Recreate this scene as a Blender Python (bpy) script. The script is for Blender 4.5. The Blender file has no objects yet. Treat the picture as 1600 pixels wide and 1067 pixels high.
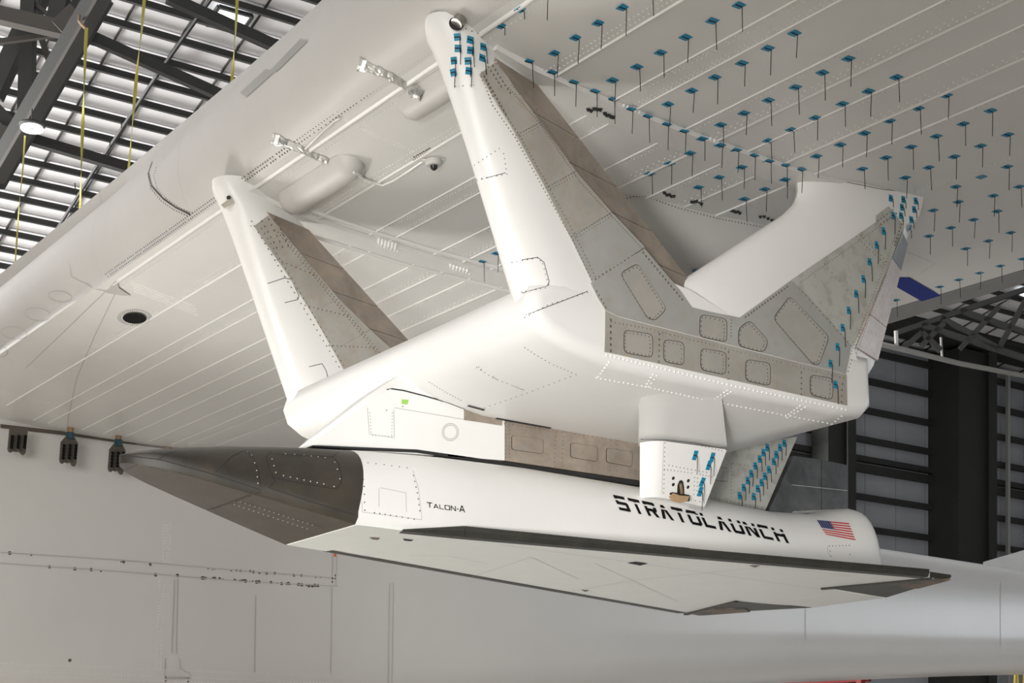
import bpy, math, random
from mathutils import Vector, Matrix
from mathutils.bvhtree import BVHTree
random.seed(4)
scn = bpy.context.scene
C = scn.collection

# ---------------------------------------------------------------- camera, world, light, exposure
F = 2500.0; CX = 800.0; HY = 1250.0; ZC = 3.2
FWD = Vector((.5704, .8214, 0)); RGT = Vector((.8214, -.5704, 0))
CAM = Vector((0, 0, ZC))
cd = bpy.data.cameras.new('camera'); cam = bpy.data.objects.new('camera', cd); C.objects.link(cam)
cam.location = CAM; cam.rotation_euler = (math.pi/2, 0, -math.atan2(.5704, .8214))
cd.sensor_width = 36; cd.lens = F/1600*36; cd.shift_y = (HY-533.5)/1600
cd.clip_end = 500
scn.camera = cam
w = bpy.data.worlds.new('world'); scn.world = w; w.use_nodes = True
w.node_tree.nodes['Background'].inputs[0].default_value = (.93, .96, 1, 1)
w.node_tree.nodes['Background'].inputs[1].default_value = .12
def area(name, loc, tgt, sx, sy, power, col):
    l = bpy.data.lights.new(name, 'AREA'); l.shape = 'RECTANGLE'; l.size = sx; l.size_y = sy
    l.energy = power; l.color = col
    o = bpy.data.objects.new(name, l); C.objects.link(o); o.location = loc
    o.rotation_euler = (Vector(tgt)-Vector(loc)).to_track_quat('-Z', 'Y').to_euler()
    return o
area('hangar_door_daylight', (-20, -9, 8), (9, 13, 7), 22, 11, 6800, (1, .965, .91))
hb_ = area('overhead_fill', (-5, 23, 29), (-5, 23, 0), 14, 14, 2600, (1, .975, .94)); hb_.data.spread = math.radians(70)  # unseen overhead fill, added so floor bounce brightens the undersides
sd_ = area('roof_fill', (-12, 72, 14), (22, 58, 28), 22, 14, 19000, (1, .985, .97)); sd_.data.spread = math.radians(95)  # added fill aimed up to brighten the left roof panels
area('rear_door_daylight', (52, 4, 9), (30, 24, 5), 18, 9, 2300, (.86, .93, 1))
area('roof_daylight', (26, 36, 26), (32, 26, 5), 16, 6, 2600, (.86, .93, 1))
def fill_spot(name, loc, tgt, power, col, cone, rad, blend=.5):
    l = bpy.data.lights.new(name, 'SPOT'); l.energy = power; l.color = col; l.spot_size = math.radians(cone); l.spot_blend = blend; l.shadow_soft_size = rad
    o = bpy.data.objects.new(name, l); C.objects.link(o); o.location = loc
    o.rotation_euler = (Vector(tgt)-Vector(loc)).to_track_quat('-Z', 'Y').to_euler()
fill_spot('fill_spot_near', (-6, -2, 1.6), (8.3, 11.6, 5.2), 12500, (1, .99, .965), 24, 1.6, .55)  # added off-frame fill for the vehicle side and pylon
fill_spot('fill_spot_far', (3, 22, 1.4), (8.5, 12.5, 8.9), 2300, (1, .97, .93), 64, 1.5, .8)  # added off-frame fill for the wing underside by the far leg
scn.view_settings.view_transform = 'Standard'; scn.view_settings.look = 'None'
scn.view_settings.gamma = 1; scn.view_settings.use_curve_mapping = False
scn.view_settings.exposure = 0.0

# ---------------------------------------------------------------- projection helpers (pixel -> place in the hangar)
def ray(u, v): return FWD + RGT*((u-CX)/F) + Vector((0, 0, (HY-v)/F))
def Pt(u, v, t): return CAM + ray(u, v)*t
def Ps(u, v, s): d = ray(u, v); return CAM + d*(s/d.y)
def Pa(u, v, a): d = ray(u, v); return CAM + d*(a/d.x)
def Pz(u, v, z): d = ray(u, v); return CAM + d*((z-ZC)/d.z)
def az(px, s): return [(Ps(u, v, s).x, Ps(u, v, s).z) for u, v in px]
def lerp(a, b, t): return a+(b-a)*t
def interp(tab, x):
    if x <= tab[0][0]: return tab[0][1]
    for (x0, y0), (x1, y1) in zip(tab, tab[1:]):
        if x <= x1: return y0+(y1-y0)*(x-x0)/(x1-x0)
    return tab[-1][1]

# ---------------------------------------------------------------- materials
def mat(name, col, rough=.5, metal=0, var=None, vscale=3, vamt=.5, bump=0, bscale=40, emit=0, spec=.5, coat=0, stretch=None, wear=None):
    m = bpy.data.materials.new(name); m.use_nodes = True
    n = m.node_tree.nodes; L = m.node_tree.links; b = n['Principled BSDF']
    b.inputs['Base Color'].default_value = (*col, 1); b.inputs['Roughness'].default_value = rough
    b.inputs['Metallic'].default_value = metal; b.inputs['Specular IOR Level'].default_value = spec
    b.inputs['Coat Weight'].default_value = coat; b.inputs['Coat Roughness'].default_value = .15
    tc = n.new('ShaderNodeTexCoord'); mp = n.new('ShaderNodeMapping'); L.new(tc.outputs['Object'], mp.inputs[0])
    if stretch: mp.inputs['Scale'].default_value = stretch
    if var:
        t = n.new('ShaderNodeTexNoise'); t.inputs['Scale'].default_value = vscale; t.inputs['Detail'].default_value = 7
        t.inputs['Roughness'].default_value = .62; t.inputs['Distortion'].default_value = .4
        L.new(mp.outputs[0], t.inputs['Vector'])
        r = n.new('ShaderNodeValToRGB'); r.color_ramp.elements[0].position = .5-vamt/2; r.color_ramp.elements[1].position = .5+vamt/2
        r.color_ramp.elements[0].color = (*col, 1); r.color_ramp.elements[1].color = (*var, 1)
        L.new(t.outputs['Fac'], r.inputs[0]); out = r.outputs[0]
        if wear:
            t2 = n.new('ShaderNodeTexNoise'); t2.inputs['Scale'].default_value = vscale*4.5; t2.inputs['Detail'].default_value = 5
            L.new(mp.outputs[0], t2.inputs['Vector'])
            r2 = n.new('ShaderNodeValToRGB'); r2.color_ramp.elements[0].position = .5; r2.color_ramp.elements[1].position = .72
            r2.color_ramp.elements[0].color = (0, 0, 0, 1); r2.color_ramp.elements[1].color = (.6, .6, .6, 1)
            L.new(t2.outputs['Fac'], r2.inputs[0])
            mx = n.new('ShaderNodeMixRGB'); L.new(r2.outputs[0], mx.inputs[0]); L.new(out, mx.inputs[1])
            mx.inputs[2].default_value = (*wear, 1); out = mx.outputs[0]
        L.new(out, b.inputs['Base Color'])
    if bump:
        t = n.new('ShaderNodeTexNoise'); t.inputs['Scale'].default_value = bscale; t.inputs['Detail'].default_value = 4
        L.new(mp.outputs[0], t.inputs['Vector'])
        bp = n.new('ShaderNodeBump'); bp.inputs['Strength'].default_value = bump; bp.inputs['Distance'].default_value = .01
        L.new(t.outputs['Fac'], bp.inputs['Height']); L.new(bp.outputs[0], b.inputs['Normal'])
    if emit:
        b.inputs['Emission Color'].default_value = (*col, 1); b.inputs['Emission Strength'].default_value = emit
    return m
M = dict(
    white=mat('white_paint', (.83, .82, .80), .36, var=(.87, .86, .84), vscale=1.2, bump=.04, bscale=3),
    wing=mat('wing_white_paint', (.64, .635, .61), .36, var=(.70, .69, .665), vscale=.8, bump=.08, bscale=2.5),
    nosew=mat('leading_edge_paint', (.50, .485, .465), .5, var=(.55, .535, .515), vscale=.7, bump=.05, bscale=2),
    fus=mat('fuselage_paint', (.60, .585, .565), .26, var=(.64, .63, .61), vscale=.35, bump=.05, bscale=1.2),
    bead=mat('bead_paint', (.74, .73, .71), .4), fseam=mat('paint_seam', (.46, .44, .42), .5),
    alu=mat('bare_primed_metal', (.40, .375, .335), .42, .3, var=(.54, .52, .475), vscale=2.2, vamt=.4, wear=(.46, .37, .28), bump=.05),
    alug=mat('bare_grey_metal', (.42, .42, .395), .4, .3, var=(.51, .51, .485), vscale=1.6, vamt=.4, wear=(.44, .40, .35)),
    alub=mat('heat_stained_metal', (.30, .25, .205), .4, .3, var=(.48, .40, .325), vscale=2.5, vamt=.3, wear=(.34, .33, .31)),
    alup=mat('pinkish_bare_metal', (.40, .33, .29), .42, .35, var=(.50, .44, .40), vscale=5, vamt=.4, wear=(.36, .24, .16)),
    hatch=mat('hatch_metal', (.44, .425, .39), .4, .3, var=(.52, .485, .44), vscale=6, vamt=.4),
    finm=mat('green_grey_primer', (.47, .47, .425), .45, .2, var=(.56, .565, .52), vscale=2, vamt=.5, wear=(.30, .27, .22)),
    sheet=mat('dull_sheet_metal', (.15, .155, .16), .3, .8, var=(.28, .285, .29), vscale=4, vamt=.4, bump=.1, bscale=5),
    dark=mat('dark_seam', (.02, .02, .02), .7),
    rivd=mat('dark_rivet', (.06, .055, .05), .5, .3),
    rivm=mat('metal_rivet', (.16, .135, .11), .4, .6),
    rivw=mat('white_rivet', (.86, .85, .83), .3),  # rivet white brightened, the light on the domes put into the colour
    rivp=mat('pale_fastener', (.7, .68, .62), .3, .5),
    black=mat('black_print', (.006, .006, .006), .7, spec=.1),
    carbon=mat('carbon_nose', (.020, .018, .015), .5, var=(.050, .041, .030), vscale=3, vamt=.45, bump=.1, bscale=14),
    carbonb=mat('carbon_underside', (.040, .033, .025), .52, var=(.066, .052, .036), vscale=4, vamt=.5, bump=.1, bscale=20),
    carbone=mat('carbon_edge', (.022, .023, .019), .42, var=(.045, .043, .034), vscale=9, bump=.2, bscale=25),
    rust=mat('scorched_flap', (.035, .035, .026), .45, var=(.23, .15, .10), vscale=4, vamt=.25, bump=.2, bscale=20, stretch=(1, 1, 4)),
    belly=mat('vehicle_underside', (.76, .78, .74), .34, var=(.80, .815, .78), vscale=3, bump=.05, bscale=6),
    steel=mat('polished_steel', (.42, .40, .37), .38, .8),
    bronze=mat('brown_fitting', (.30, .19, .10), .4, .6, var=(.42, .29, .17), vscale=12),
    cream=mat('cream_fitting', (.62, .58, .50), .4),
    tape=mat('blue_tape', (.005, .20, .36), .45, var=(.01, .27, .44), vscale=30),
    tapel=mat('light_blue_tape', (.006, .20, .34), .5, var=(.01, .27, .43), vscale=30),
    yarn=mat('black_yarn', (.015, .014, .013), .9),
    gtape=mat('green_tape', (.35, .62, .12), .5),
    foil=mat('aluminium_foil_tape', (.52, .52, .50), .28, .8, var=(.72, .72, .70), vscale=22, bump=1, bscale=28),
    greyp=mat('grey_patch', (.30, .295, .285), .4),
    flap=mat('dark_grey_flap', (.155, .15, .145), .4, var=(.19, .185, .18), vscale=2),  # darker grey tone along the trailing edge flap
    blue=mat('navy_blue_paint', (.006, .025, .22), .6, spec=.15),
    red=mat('red_paint', (.22, .006, .005), .6), fred=mat('flag_red', (.60, .04, .04), .5), fwhite=mat('flag_white', (.85, .83, .82), .5), fblue=mat('flag_blue', (.012, .03, .16), .5), fline=mat('flag_pale_blue', (.25, .35, .6), .5),
    orange=mat('orange_mark', (.75, .13, .04), .5),
    yellow=mat('yellow_webbing', (.52, .46, .10), .7), yblack=mat('black_webbing', (.03, .03, .02), .8),
    pyel=mat('yellow_paint', (.65, .5, .08), .5),
    roof=mat('roof_panel', (.80, .79, .79), .6, var=(.86, .85, .85), vscale=.3),
    wallp=mat('wall_panel', (.42, .435, .46), .55, var=(.52, .535, .565), vscale=.25),
    beam=mat('dark_steel_beam', (.032, .034, .032), .6, var=(.045, .045, .042), vscale=.5),
    beamb=mat('brown_grey_steel', (.085, .078, .07), .5),
    floor=mat('concrete_floor', (.60, .565, .52), .3, var=(.66, .62, .575), vscale=.3),
    glow=mat('lamp_glow', (.95, .98, 1), .5, emit=9), sky=mat('skylight_pane', (.85, .93, 1), .5, emit=1.6),
    bracket=mat('grey_brown_bracket', (.085, .072, .06), .5), pipe=mat('pale_pipe', (.5, .5, .47), .4),
    navy=mat('teal_fitting', (.01, .05, .07), .4), glass=mat('dark_lens', (.02, .02, .02), .1),
)

# ---------------------------------------------------------------- mesh helpers
HV, HF, HT = [], [], []
ORG = {}
class MB:
    def __init__(s): s.v = []; s.f = []
    def add(s, vs, fs):
        o = len(s.v); s.v += [Vector(p) for p in vs]; s.f += [tuple(i+o for i in f) for f in fs]; return s
    def loft(s, secs, close=True, caps=True):
        n = len(secs[0]); vs = [p for q in secs for p in q]; fs = []
        for i in range(len(secs)-1):
            for j in range(n if close else n-1):
                k = (j+1) % n; fs.append((i*n+j, i*n+k, (i+1)*n+k, (i+1)*n+j))
        if caps: fs += [tuple(range(n))[::-1], tuple((len(secs)-1)*n+j for j in range(n))]
        return s.add(vs, fs)
    def prism(s, poly, lo, hi, ax='y'):
        def mk(p, t): return (p[0], t, p[1]) if ax == 'y' else ((t, p[0], p[1]) if ax == 'x' else (p[0], p[1], t))
        return s.loft([[mk(p, lo) for p in poly], [mk(p, hi) for p in poly]])
    def box(s, c, d, rot=None):
        vs = [Vector((x*d[0]/2, y*d[1]/2, z*d[2]/2)) for x in (-1, 1) for y in (-1, 1) for z in (-1, 1)]
        if rot: vs = [rot @ p for p in vs]
        return s.add([p+Vector(c) for p in vs], [(0, 1, 3, 2), (4, 6, 7, 5), (0, 4, 5, 1), (2, 3, 7, 6), (0, 2, 6, 4), (1, 5, 7, 3)])
    def bar(s, a, b, w_, h_, up=(0, 0, 1)):
        a = Vector(a); b = Vector(b); d = (b-a); l = d.length; d.normalize(); x = d.cross(Vector(up))
        if x.length < 1e-4: x = d.cross(Vector((1, 0, 0)))
        x.normalize(); z = x.cross(d)
        q = [x*(-w_/2)+z*(-h_/2), x*(w_/2)+z*(-h_/2), x*(w_/2)+z*(h_/2), x*(-w_/2)+z*(h_/2)]
        return s.loft([[a+p for p in q], [b+p for p in q]])
    def tube(s, pts, r, n=6, rs=None):
        pts = [Vector(p) for p in pts]; secs = []
        ref = Vector((0, 0, 1))
        if abs((pts[-1]-pts[0]).normalized().z) > .9: ref = Vector((1, 0, 0))
        for i, p in enumerate(pts):
            d = (pts[min(i+1, len(pts)-1)]-pts[max(i-1, 0)]).normalized()
            x = d.cross(ref).normalized(); y = x.cross(d); rr = rs[i] if rs else r
            secs.append([p+x*math.cos(2*math.pi*j/n)*rr+y*math.sin(2*math.pi*j/n)*rr for j in range(n)])
        return s.loft(secs)
    def dome(s, p, nrm, r, h, n=6):
        nrm = nrm.normalized(); x = nrm.orthogonal().normalized(); y = nrm.cross(x)
        ring = [p+nrm*.0005+(x*math.cos(2*math.pi*j/n)+y*math.sin(2*math.pi*j/n))*r for j in range(n)]
        ri = [p+nrm*h+(x*math.cos(2*math.pi*j/n)+y*math.sin(2*math.pi*j/n))*r*.55 for j in range(n)]
        return s.add(ring+ri, [(j, (j+1) % n, n+(j+1) % n, n+j) for j in range(n)]+[tuple(range(n, 2*n))])
    def build(s, name, m, parent=None, smooth=None, hit=None, origin=None, kind=None, label=None):
        me = bpy.data.meshes.new(name)
        o = Vector(origin) if origin is not None else (ORG[parent.name] if parent else (sum(s.v, Vector())/len(s.v)))
        me.from_pydata([p-o for p in s.v], [], s.f); me.update()
        import bmesh
        bm = bmesh.new(); bm.from_mesh(me); bmesh.ops.recalc_face_normals(bm, faces=bm.faces); bm.to_mesh(me); bm.free()
        if smooth:
            for p in me.polygons: p.use_smooth = True
            me.set_sharp_from_angle(angle=math.radians(smooth))
        me.materials.append(M[m] if isinstance(m, str) else m)
        ob = bpy.data.objects.new(name, me); C.objects.link(ob); ORG[ob.name] = o
        if parent: ob.parent = parent
        else: ob.location = o
        if kind: ob['kind'] = kind
        if label: ob['label'] = label
        if hit:
            b = len(HV); HV.extend(s.v); HF.extend(tuple(i+b for i in f) for f in s.f); HT.extend([hit]*len(s.f))
        return ob
def thing(name, label, cat, loc, group=None):
    o = bpy.data.objects.new(name, None); C.objects.link(o); o.location = loc; o['label'] = label; o['category'] = cat
    o.empty_display_size = .1
    if group: o['group'] = group
    ORG[o.name] = Vector(loc); return o
def tag(o, label, cat, group=None):
    o['label'] = label; o['category'] = cat
    if group: o['group'] = group
    return o
BV = {}
def rebuild():
    tris = {}
    for tg in set(HT): BV[tg] = BVHTree.FromPolygons(HV, [f for f, t in zip(HF, HT) if t == tg])
def hit(u, v, tg=None):
    d = ray(u, v).normalized(); best = None
    for k, b in BV.items():
        if tg and k not in tg.split('|'): continue
        p, n, i, dist = b.ray_cast(CAM, d)
        if p is not None and (best is None or dist < best[2]):
            if n.dot(d) > 0: n = -n
            best = (p, n, dist, k)
    return best
def pline(px, step):
    out = []
    for (x0, y0), (x1, y1) in zip(px, px[1:]):
        l = math.hypot(x1-x0, y1-y0); k = max(1, round(l/step))
        out += [(lerp(x0, x1, i/k), lerp(y0, y1, i/k)) for i in range(k)]
    out.append(px[-1]); return out
def rivets(mb, px, step, tg, r=.006, h=.003):
    for u, v in pline(px, step):
        q = hit(u, v, tg)
        if q: mb.dome(q[0], q[1], r, h)
def ribbon(mb, px, tg, wd=.006, off=.002, step=14):
    pts = []
    for u, v in pline(px, step):
        q = hit(u, v, tg)
        if q: pts.append((q[0], q[1]))
    for i in range(len(pts)-1):
        (p, n), (q, m_) = pts[i], pts[i+1]
        d = (q-p)
        if d.length > 1.5 or d.length < 1e-5: continue
        x = d.cross(n).normalized()*wd/2; y = d.cross(m_).normalized()*wd/2
        mb.add([p-x+n*off, p+x+n*off, q+y+m_*off, q-y+m_*off], [(0, 1, 2, 3)])
def decal(mb, px, tg, off=.003, thick=0):
    """flat print of a pixel polygon lying on the surface it belongs to"""
    pts = []
    pl = pline(px+[px[0]], 12)[:-1]
    for u, v in pl:
        q = hit(u, v, tg)
        if not q: return
        pts.append(q[0]+q[1]*off)
    cu = sum(p[0] for p in pl)/len(pl); cv = sum(p[1] for p in pl)/len(pl); q = hit(cu, cv, tg)
    if not q: return
    n = len(pts); mb.add(pts+[q[0]+q[1]*off], [(i, (i+1) % n, n) for i in range(n)])
def rounded_prism(poly, lo, hi, r, n=4):
    """profile in (x,z) swept along y, ends rolled over with radius r"""
    m_ = len(poly); secs = []
    area2 = sum(poly[i][0]*poly[(i+1) % m_][1]-poly[(i+1) % m_][0]*poly[i][1] for i in range(m_)); sg = 1 if area2 > 0 else -1
    nr = []
    for i in range(m_):
        a, b, c = Vector(poly[i-1]), Vector(poly[i]), Vector(poly[(i+1) % m_])
        e1 = (b-a).normalized(); e2 = (c-b).normalized(); t = e1+e2
        t.normalize(); nn = Vector((-t.y, t.x))*sg; k = max(.5, nn.dot(Vector((-e1.y, e1.x))*sg)); nr.append(nn/k)
    for k in range(n+1):
        f = math.pi/2*k/n; ins = r*(1-math.sin(f)); y = lo+r*(1-math.cos(f))
        secs.append([(p[0]+q.x*ins, y, p[1]+q.y*ins) for p, q in zip(poly, nr)])
    for k in range(n+1):
        f = math.pi/2*(1-k/n); ins = r*(1-math.sin(f)); y = hi-r*(1-math.cos(f))
        secs.append([(p[0]+q.x*ins, y, p[1]+q.y*ins) for p, q in zip(poly, nr)])
    return secs

# ================================================================ SETTING
S_W = 60.0
def roofz(s): return ZC+40-.25*s
f = MB().box((30, 25, -.1), (140, 120, .2)).build('floor', 'floor'); f['kind'] = 'structure'
# roof
ce = MB().prism([(-40, roofz(-40)+.25), (60, roofz(60)+.25), (85, roofz(85)+.25), (85, roofz(85)+.5), (-40, roofz(-40)+.5)], -10, 105, ax='x').build('ceiling', 'roof'); ce['kind'] = 'structure'
SKY = [[(342, 10), (394, 25), (378, 48), (322, 38)], [(134, 322), (165, 330), (150, 352), (124, 344)], [(1584, 455), (1602, 452), (1602, 466), (1592, 462)]]
def roofpt(u, v, lift=0):
    d = ray(u, v); t = (40+lift)/(d.z+.25*d.y); return CAM+d*t
PS_, PA_ = 1.2, 2.05
a_ang = math.atan(.25)
rotp = Matrix.Rotation(-a_ang, 3, 'X')
pm = MB().box((0, 0, 0), (PA_-.06, PS_-.04, .05), rotp)
cells = set()
for u in range(-20, 640, 16):
    for v in range(-10, 450, 11):
        if v > 450-u*.85: continue
        p = roofpt(u, v); cells.add((int(p.x//PA_), int(p.y//PS_)))
for u in range(1400, 1640, 14):
    for v in range(430, 560, 8):
        if v < 525-(u-1390)*.46: continue
        p = roofpt(u, v)
        if p.y < 60: cells.add((int(p.x//PA_), int(p.y//PS_)))
cells = sorted(cells)
first = None
for (i, j) in cells[:300]:
    c = Vector(((i+.5)*PA_, (j+.5)*PS_, roofz((j+.5)*PS_)+.12))
    if first is None:
        me = bpy.data.meshes.new('roof_panel'); me.from_pydata(pm.v, [], pm.f); me.materials.append(M['roof'])
        first = bpy.data.objects.new('roof_panel', me); o = first
    else: o = first.copy()
    C.objects.link(o); o.parent = ce; o.location = c-ORG['ceiling']
# purlins run along the hangar, one every PS_; rafters every PA_
i0 = min(c[0] for c in cells); i1 = max(c[0] for c in cells)+1
j0 = min(c[1] for c in cells); j1 = max(c[1] for c in cells)+1
for j in range(j0, j1+1):
    s = j*PS_; MB().bar((i0*PA_-8, s, roofz(s)-.14), (i1*PA_+3, s, roofz(s)-.1), .14, .22).build('purlin', 'beam', ce)
for i in range(i0, i1+1):
    MB().bar((i*PA_, 30, roofz(30)+.06), (i*PA_, 82, roofz(82)+.06), .05, .08).build('rafter', 'beam', ce)
for k, q in enumerate(SKY):
    pts = [roofpt(u, v, -.12) for u, v in q]
    wn = MB().add(pts+[p+Vector((0, 0, .04)) for p in pts], [(0, 1, 2, 3), (4, 5, 6, 7), (0, 1, 5, 4), (1, 2, 6, 5), (2, 3, 7, 6), (3, 0, 4, 7)]).build('window_%d' % (k+1), 'sky'); wn['kind'] = 'structure'
    fr = MB()
    for a, b in zip(pts, pts[1:]+pts[:1]): fr.bar(a, b, .12, .12)
    fr.build('window_frame', 'beam', wn)
# big steel trusses at the left
def member(name, pts, t, wd, dp, m='beam', parent=None):
    a, b = pts; ta, tb = t if isinstance(t, tuple) else (t, t)
    return MB().bar(Pt(*a, ta), Pt(*b, tb), wd, dp).build(name, m, parent)
tr = MB().bar(Pt(158, -8, 47), Pt(-12, 285, 50), .62, .55, up=tuple(FWD)).build('trim_1', 'beam'); tr['kind'] = 'structure'
tr2 = MB().bar(Pt(165, -8, 46.6), Pt(-5, 285, 49.6), .1, .7, up=tuple(FWD)).build('truss_flange', 'beamb', tr)
for a, b, t, wd, m in [((46, -5), (40, 190), 49, .42, 'beam'), ((96, -5), (84, 60), 49, .5, 'beam'), ((62, -8), (-10, 150), 50, .5, 'beam'), ((120, -6), (112, 45), 49, .2, 'beam'),
                       ((-8, 22), (104, 48), 48, .42, 'beamb'), ((-8, 66), (105, 52), 48.5, .14, 'beamb'), ((60, 45), (80, 105), 49, .18, 'beamb'), ((50, 2), (90, 35), 49, .12, 'beamb'),
                       ((100, 28), (132, 62), 48, .75, 'beamb'), ((-8, 170), (30, 208), 50, .4, 'beam'), ((8, 200), (-10, 240), 50, .5, 'beamb'), ((30, 200), (-10, 232), 50, .3, 'beam')]:
    MB().bar(Pt(*a, t), Pt(*b, t), wd, wd, up=tuple(FWD)).build('truss_member', m, tr)
for n_, (a, b, t, wd) in enumerate([((125, 50), (430, 187), 48, .3), ((262, -4), (540, 122), 47, .3), ((40, 215), (320, 298), 50, .3), ((230, 95), (262, 110), 55, .2)]):
    o = MB().bar(Pt(*a, t), Pt(*b, t+3), wd, wd, up=tuple(FWD)).build('trim_%d' % (n_+2), 'beam'); o['kind'] = 'structure'
o = MB().tube([Pt(331, -4, 52), Pt(245, 118, 54), Pt(150, 262, 58), Pt(60, 404, 62)], .07).build('trim_6', 'dark'); o['kind'] = 'structure'
for u, v in [(247, 112), (190, 200), (172, 228), (118, 300)]:
    MB().bar(Pt(u, v, 55), Pt(u-1, v-14, 55), .03, .03).build('pipe_hanger', 'dark', o)

# far wall with girts and columns
wall = MB().box((92, S_W+.35, 13), (70, .2, 27)).build('wall_far', 'roof', kind='structure')
wall['kind'] = 'structure'
wb = MB().box((20, 86, 12), (170, .3, 26)).build('wall_back', 'wallp'); wb['kind'] = 'structure'
wr = MB().box((57, 73, 13), (.2, 26, 27)).build('wall_return', 'wallp'); wr['kind'] = 'structure'
def wx(u): return Ps(u, 700, S_W).x
girts = [ZC+z for z in (14.6-4.9, 14.6-3.3, 14.6-1.65, 14.6*S_W/60, 16.3, 17.85, 18.35, 19.4, 21.0, 22.6, 24.2)]
rows = [ZC+z for z in (3, 6, 9.7, 11.3, 12.95, 14.6, 16.3, 17.85, 19.4, 21.0, 22.6, 24.2, 25.6)]
cols = [wx(u) for u in (1150, 1245, 1297, 1355, 1403, 1449, 1505, 1530, 1567, 1603, 1640)]
for i in range(len(rows)-1):
    for a, b in zip(cols, cols[1:]):
        if b-a < .1: continue
        MB().box(((a+b)/2, S_W+.2, (rows[i]+rows[i+1])/2), (b-a-.04, .08, rows[i+1]-rows[i]-.04)).build('wall_panel', 'wallp', wall)
for z in girts:
    MB().box((wx(1400)+6, S_W-.05, z), (40, .28, .30 if abs(z-ZC-17.85) > .1 else .42)).build('girt', 'beam', wall)
for u0, u1, dp in [(1256, 1297, 1.2), (1449, 1505, 2.2)]:
    a, b = wx(u0), wx(u1); cx = (a+b)/2
    cb = MB().box((cx, S_W-.9, 14), (b-a-.5, dp, 28)).build('column', 'beam', wall)
    MB().box((cx+(b-a)/2-.3, S_W-1.2-dp/2, 14), (.6, .1, 28)).build('column_flange', 'beam', cb)
for u, m, wd in [(1530, 'beam', .28), (1567, 'pipe', .2), (1604, 'beam', .28)]:
    MB().box((wx(u), S_W-.35, 14), (wd, .2, 28)).build('wall_post', m, wall)
MB().box((wx(1480)+4, S_W-1.6, ZC+26.4), (40, 1.6, 2.8)).build('eave_beam', 'beam', wall)
# far roof trusses at the right
for k, (a, b) in enumerate([((1402, 520), (1602, 452)), ((1440, 508), (1602, 560)), ((1470, 497), (1560, 545)), ((1500, 485), (1602, 520)), ((1410, 545), (1440, 520)), ((1440, 540), (1475, 505)), ((1500, 545), (1560, 480)), ((1560, 545), (1602, 470)), ((1440, 520), (1470, 548))]):
    MB().bar(Pt(*a, 74), Pt(*b, 74), .24, .24, up=tuple(FWD)).build('roof_brace', 'beam', wall)
pp = MB().tube([Pt(1370, 536, 70), Pt(1500, 568, 76), Pt(1625, 592, 82)], .12).build('trim_7', 'pipe'); pp['kind'] = 'structure'
MB().tube([Pt(1401, 541, 71), Pt(1400, 517, 71)], .1).build('pipe_drop', 'pipe', pp); MB().tube([Pt(1472, 558, 75), Pt(1470, 527, 75)], .06).build('pipe_drop', 'pipe', pp)

# ================================================================ CARRIER AIRCRAFT
ca = thing('carrier_aircraft', 'huge white twin-boom carrier aircraft, wing underside and far fuselage filling the hangar', 'aircraft', (9, 24.2, ZC-1))
WZ = [(6.48, 5.69), (7.0, 5.57), (7.6, 5.51), (8.5, 5.45), (10, 5.41), (11.4, 5.50), (12.5, 5.58), (14.5, 5.74), (15.4, 5.79)]
def zw(a, s):
    tw = .004*max(0, s-10)*max(0, a-10)*.6+.016*(s-9.85); return ZC+interp(WZ, a)+tw
NOSE = [(6.48, 5.69), (6.40, 5.735), (6.32, 5.81), (6.265, 5.92), (6.23, 6.05), (6.215, 6.2), (6.225, 6.36), (6.26, 6.5), (6.33, 6.62), (6.46, 6.75), (6.65, 6.88), (7.3, 7.1)]
def wing_part(name, prof, s0, s1, m, n=24, hitk='wing'):
    secs = []
    for i in range(n+1):
        s = lerp(s0, s1, i/n)
        da = interp([(11, -.08), (14.5, .09), (17, .18), (24, .22)], s)
        secs.append([(a+(da*min(1, max(0, (6.48-a)/.15)) if z is not None and a < 6.48 else (da if z is not None and a < 7.4 and z > 6.3 else 0)), s, (zw(a, s) if z is None else ZC+z+.016*(s-9.85))) for a, z in prof])
    return MB().loft(secs).build(name, m, ca, smooth=35, hit=hitk)
low = [6.48+i*(14.5-6.48)/24 for i in range(25)]
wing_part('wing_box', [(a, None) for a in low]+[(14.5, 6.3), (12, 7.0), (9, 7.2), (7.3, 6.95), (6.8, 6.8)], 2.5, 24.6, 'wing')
for s0, s1 in ((2.5, 14.897), (14.9, 17.497), (17.5, 24.6)):
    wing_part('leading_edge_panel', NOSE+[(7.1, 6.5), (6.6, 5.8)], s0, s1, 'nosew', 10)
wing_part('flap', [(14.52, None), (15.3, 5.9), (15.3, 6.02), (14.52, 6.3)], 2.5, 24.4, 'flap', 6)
# fuselage
FB = [(-10, 1.0), (7, 1.15), (14, 1.5), (20, 2.15), (25, 2.62), (32, 3.12), (40, 3.6), (60, 4.6)]
FT = [(-10, 7.6), (12, 7.4), (16, 6.3), (20, 5.95), (25, 5.85), (32, 5.75), (60, 5.2)]
secs = []
for i in range(57):
    a = -6+i*1.1; zb = interp(FB, a)+ZC; zt = interp(FT, a)+ZC; w_ = interp([(-6, 2.2), (15, 2.2), (60, 1.2)], a)
    cy = 24.2+2.2; sec = []; hh = (zt-zb)/2; cz = (zt+zb)/2
    for k in range(36):
        th = 2*math.pi*k/36; c_, s_ = math.cos(th), math.sin(th); e = .50
        sec.append((a, cy+w_*math.copysign(abs(c_)**e, c_), cz+hh*math.copysign(abs(s_)**(e*1.15), s_)))
    secs.append(sec)
MB().loft(secs).build('fuselage', 'fus', ca, smooth=60, hit='fus')
MB().loft([[(p[0], p[1]-28.9, p[2]) for p in q] for q in secs]).build('near_fuselage', 'fus', ca, smooth=60)
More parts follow.
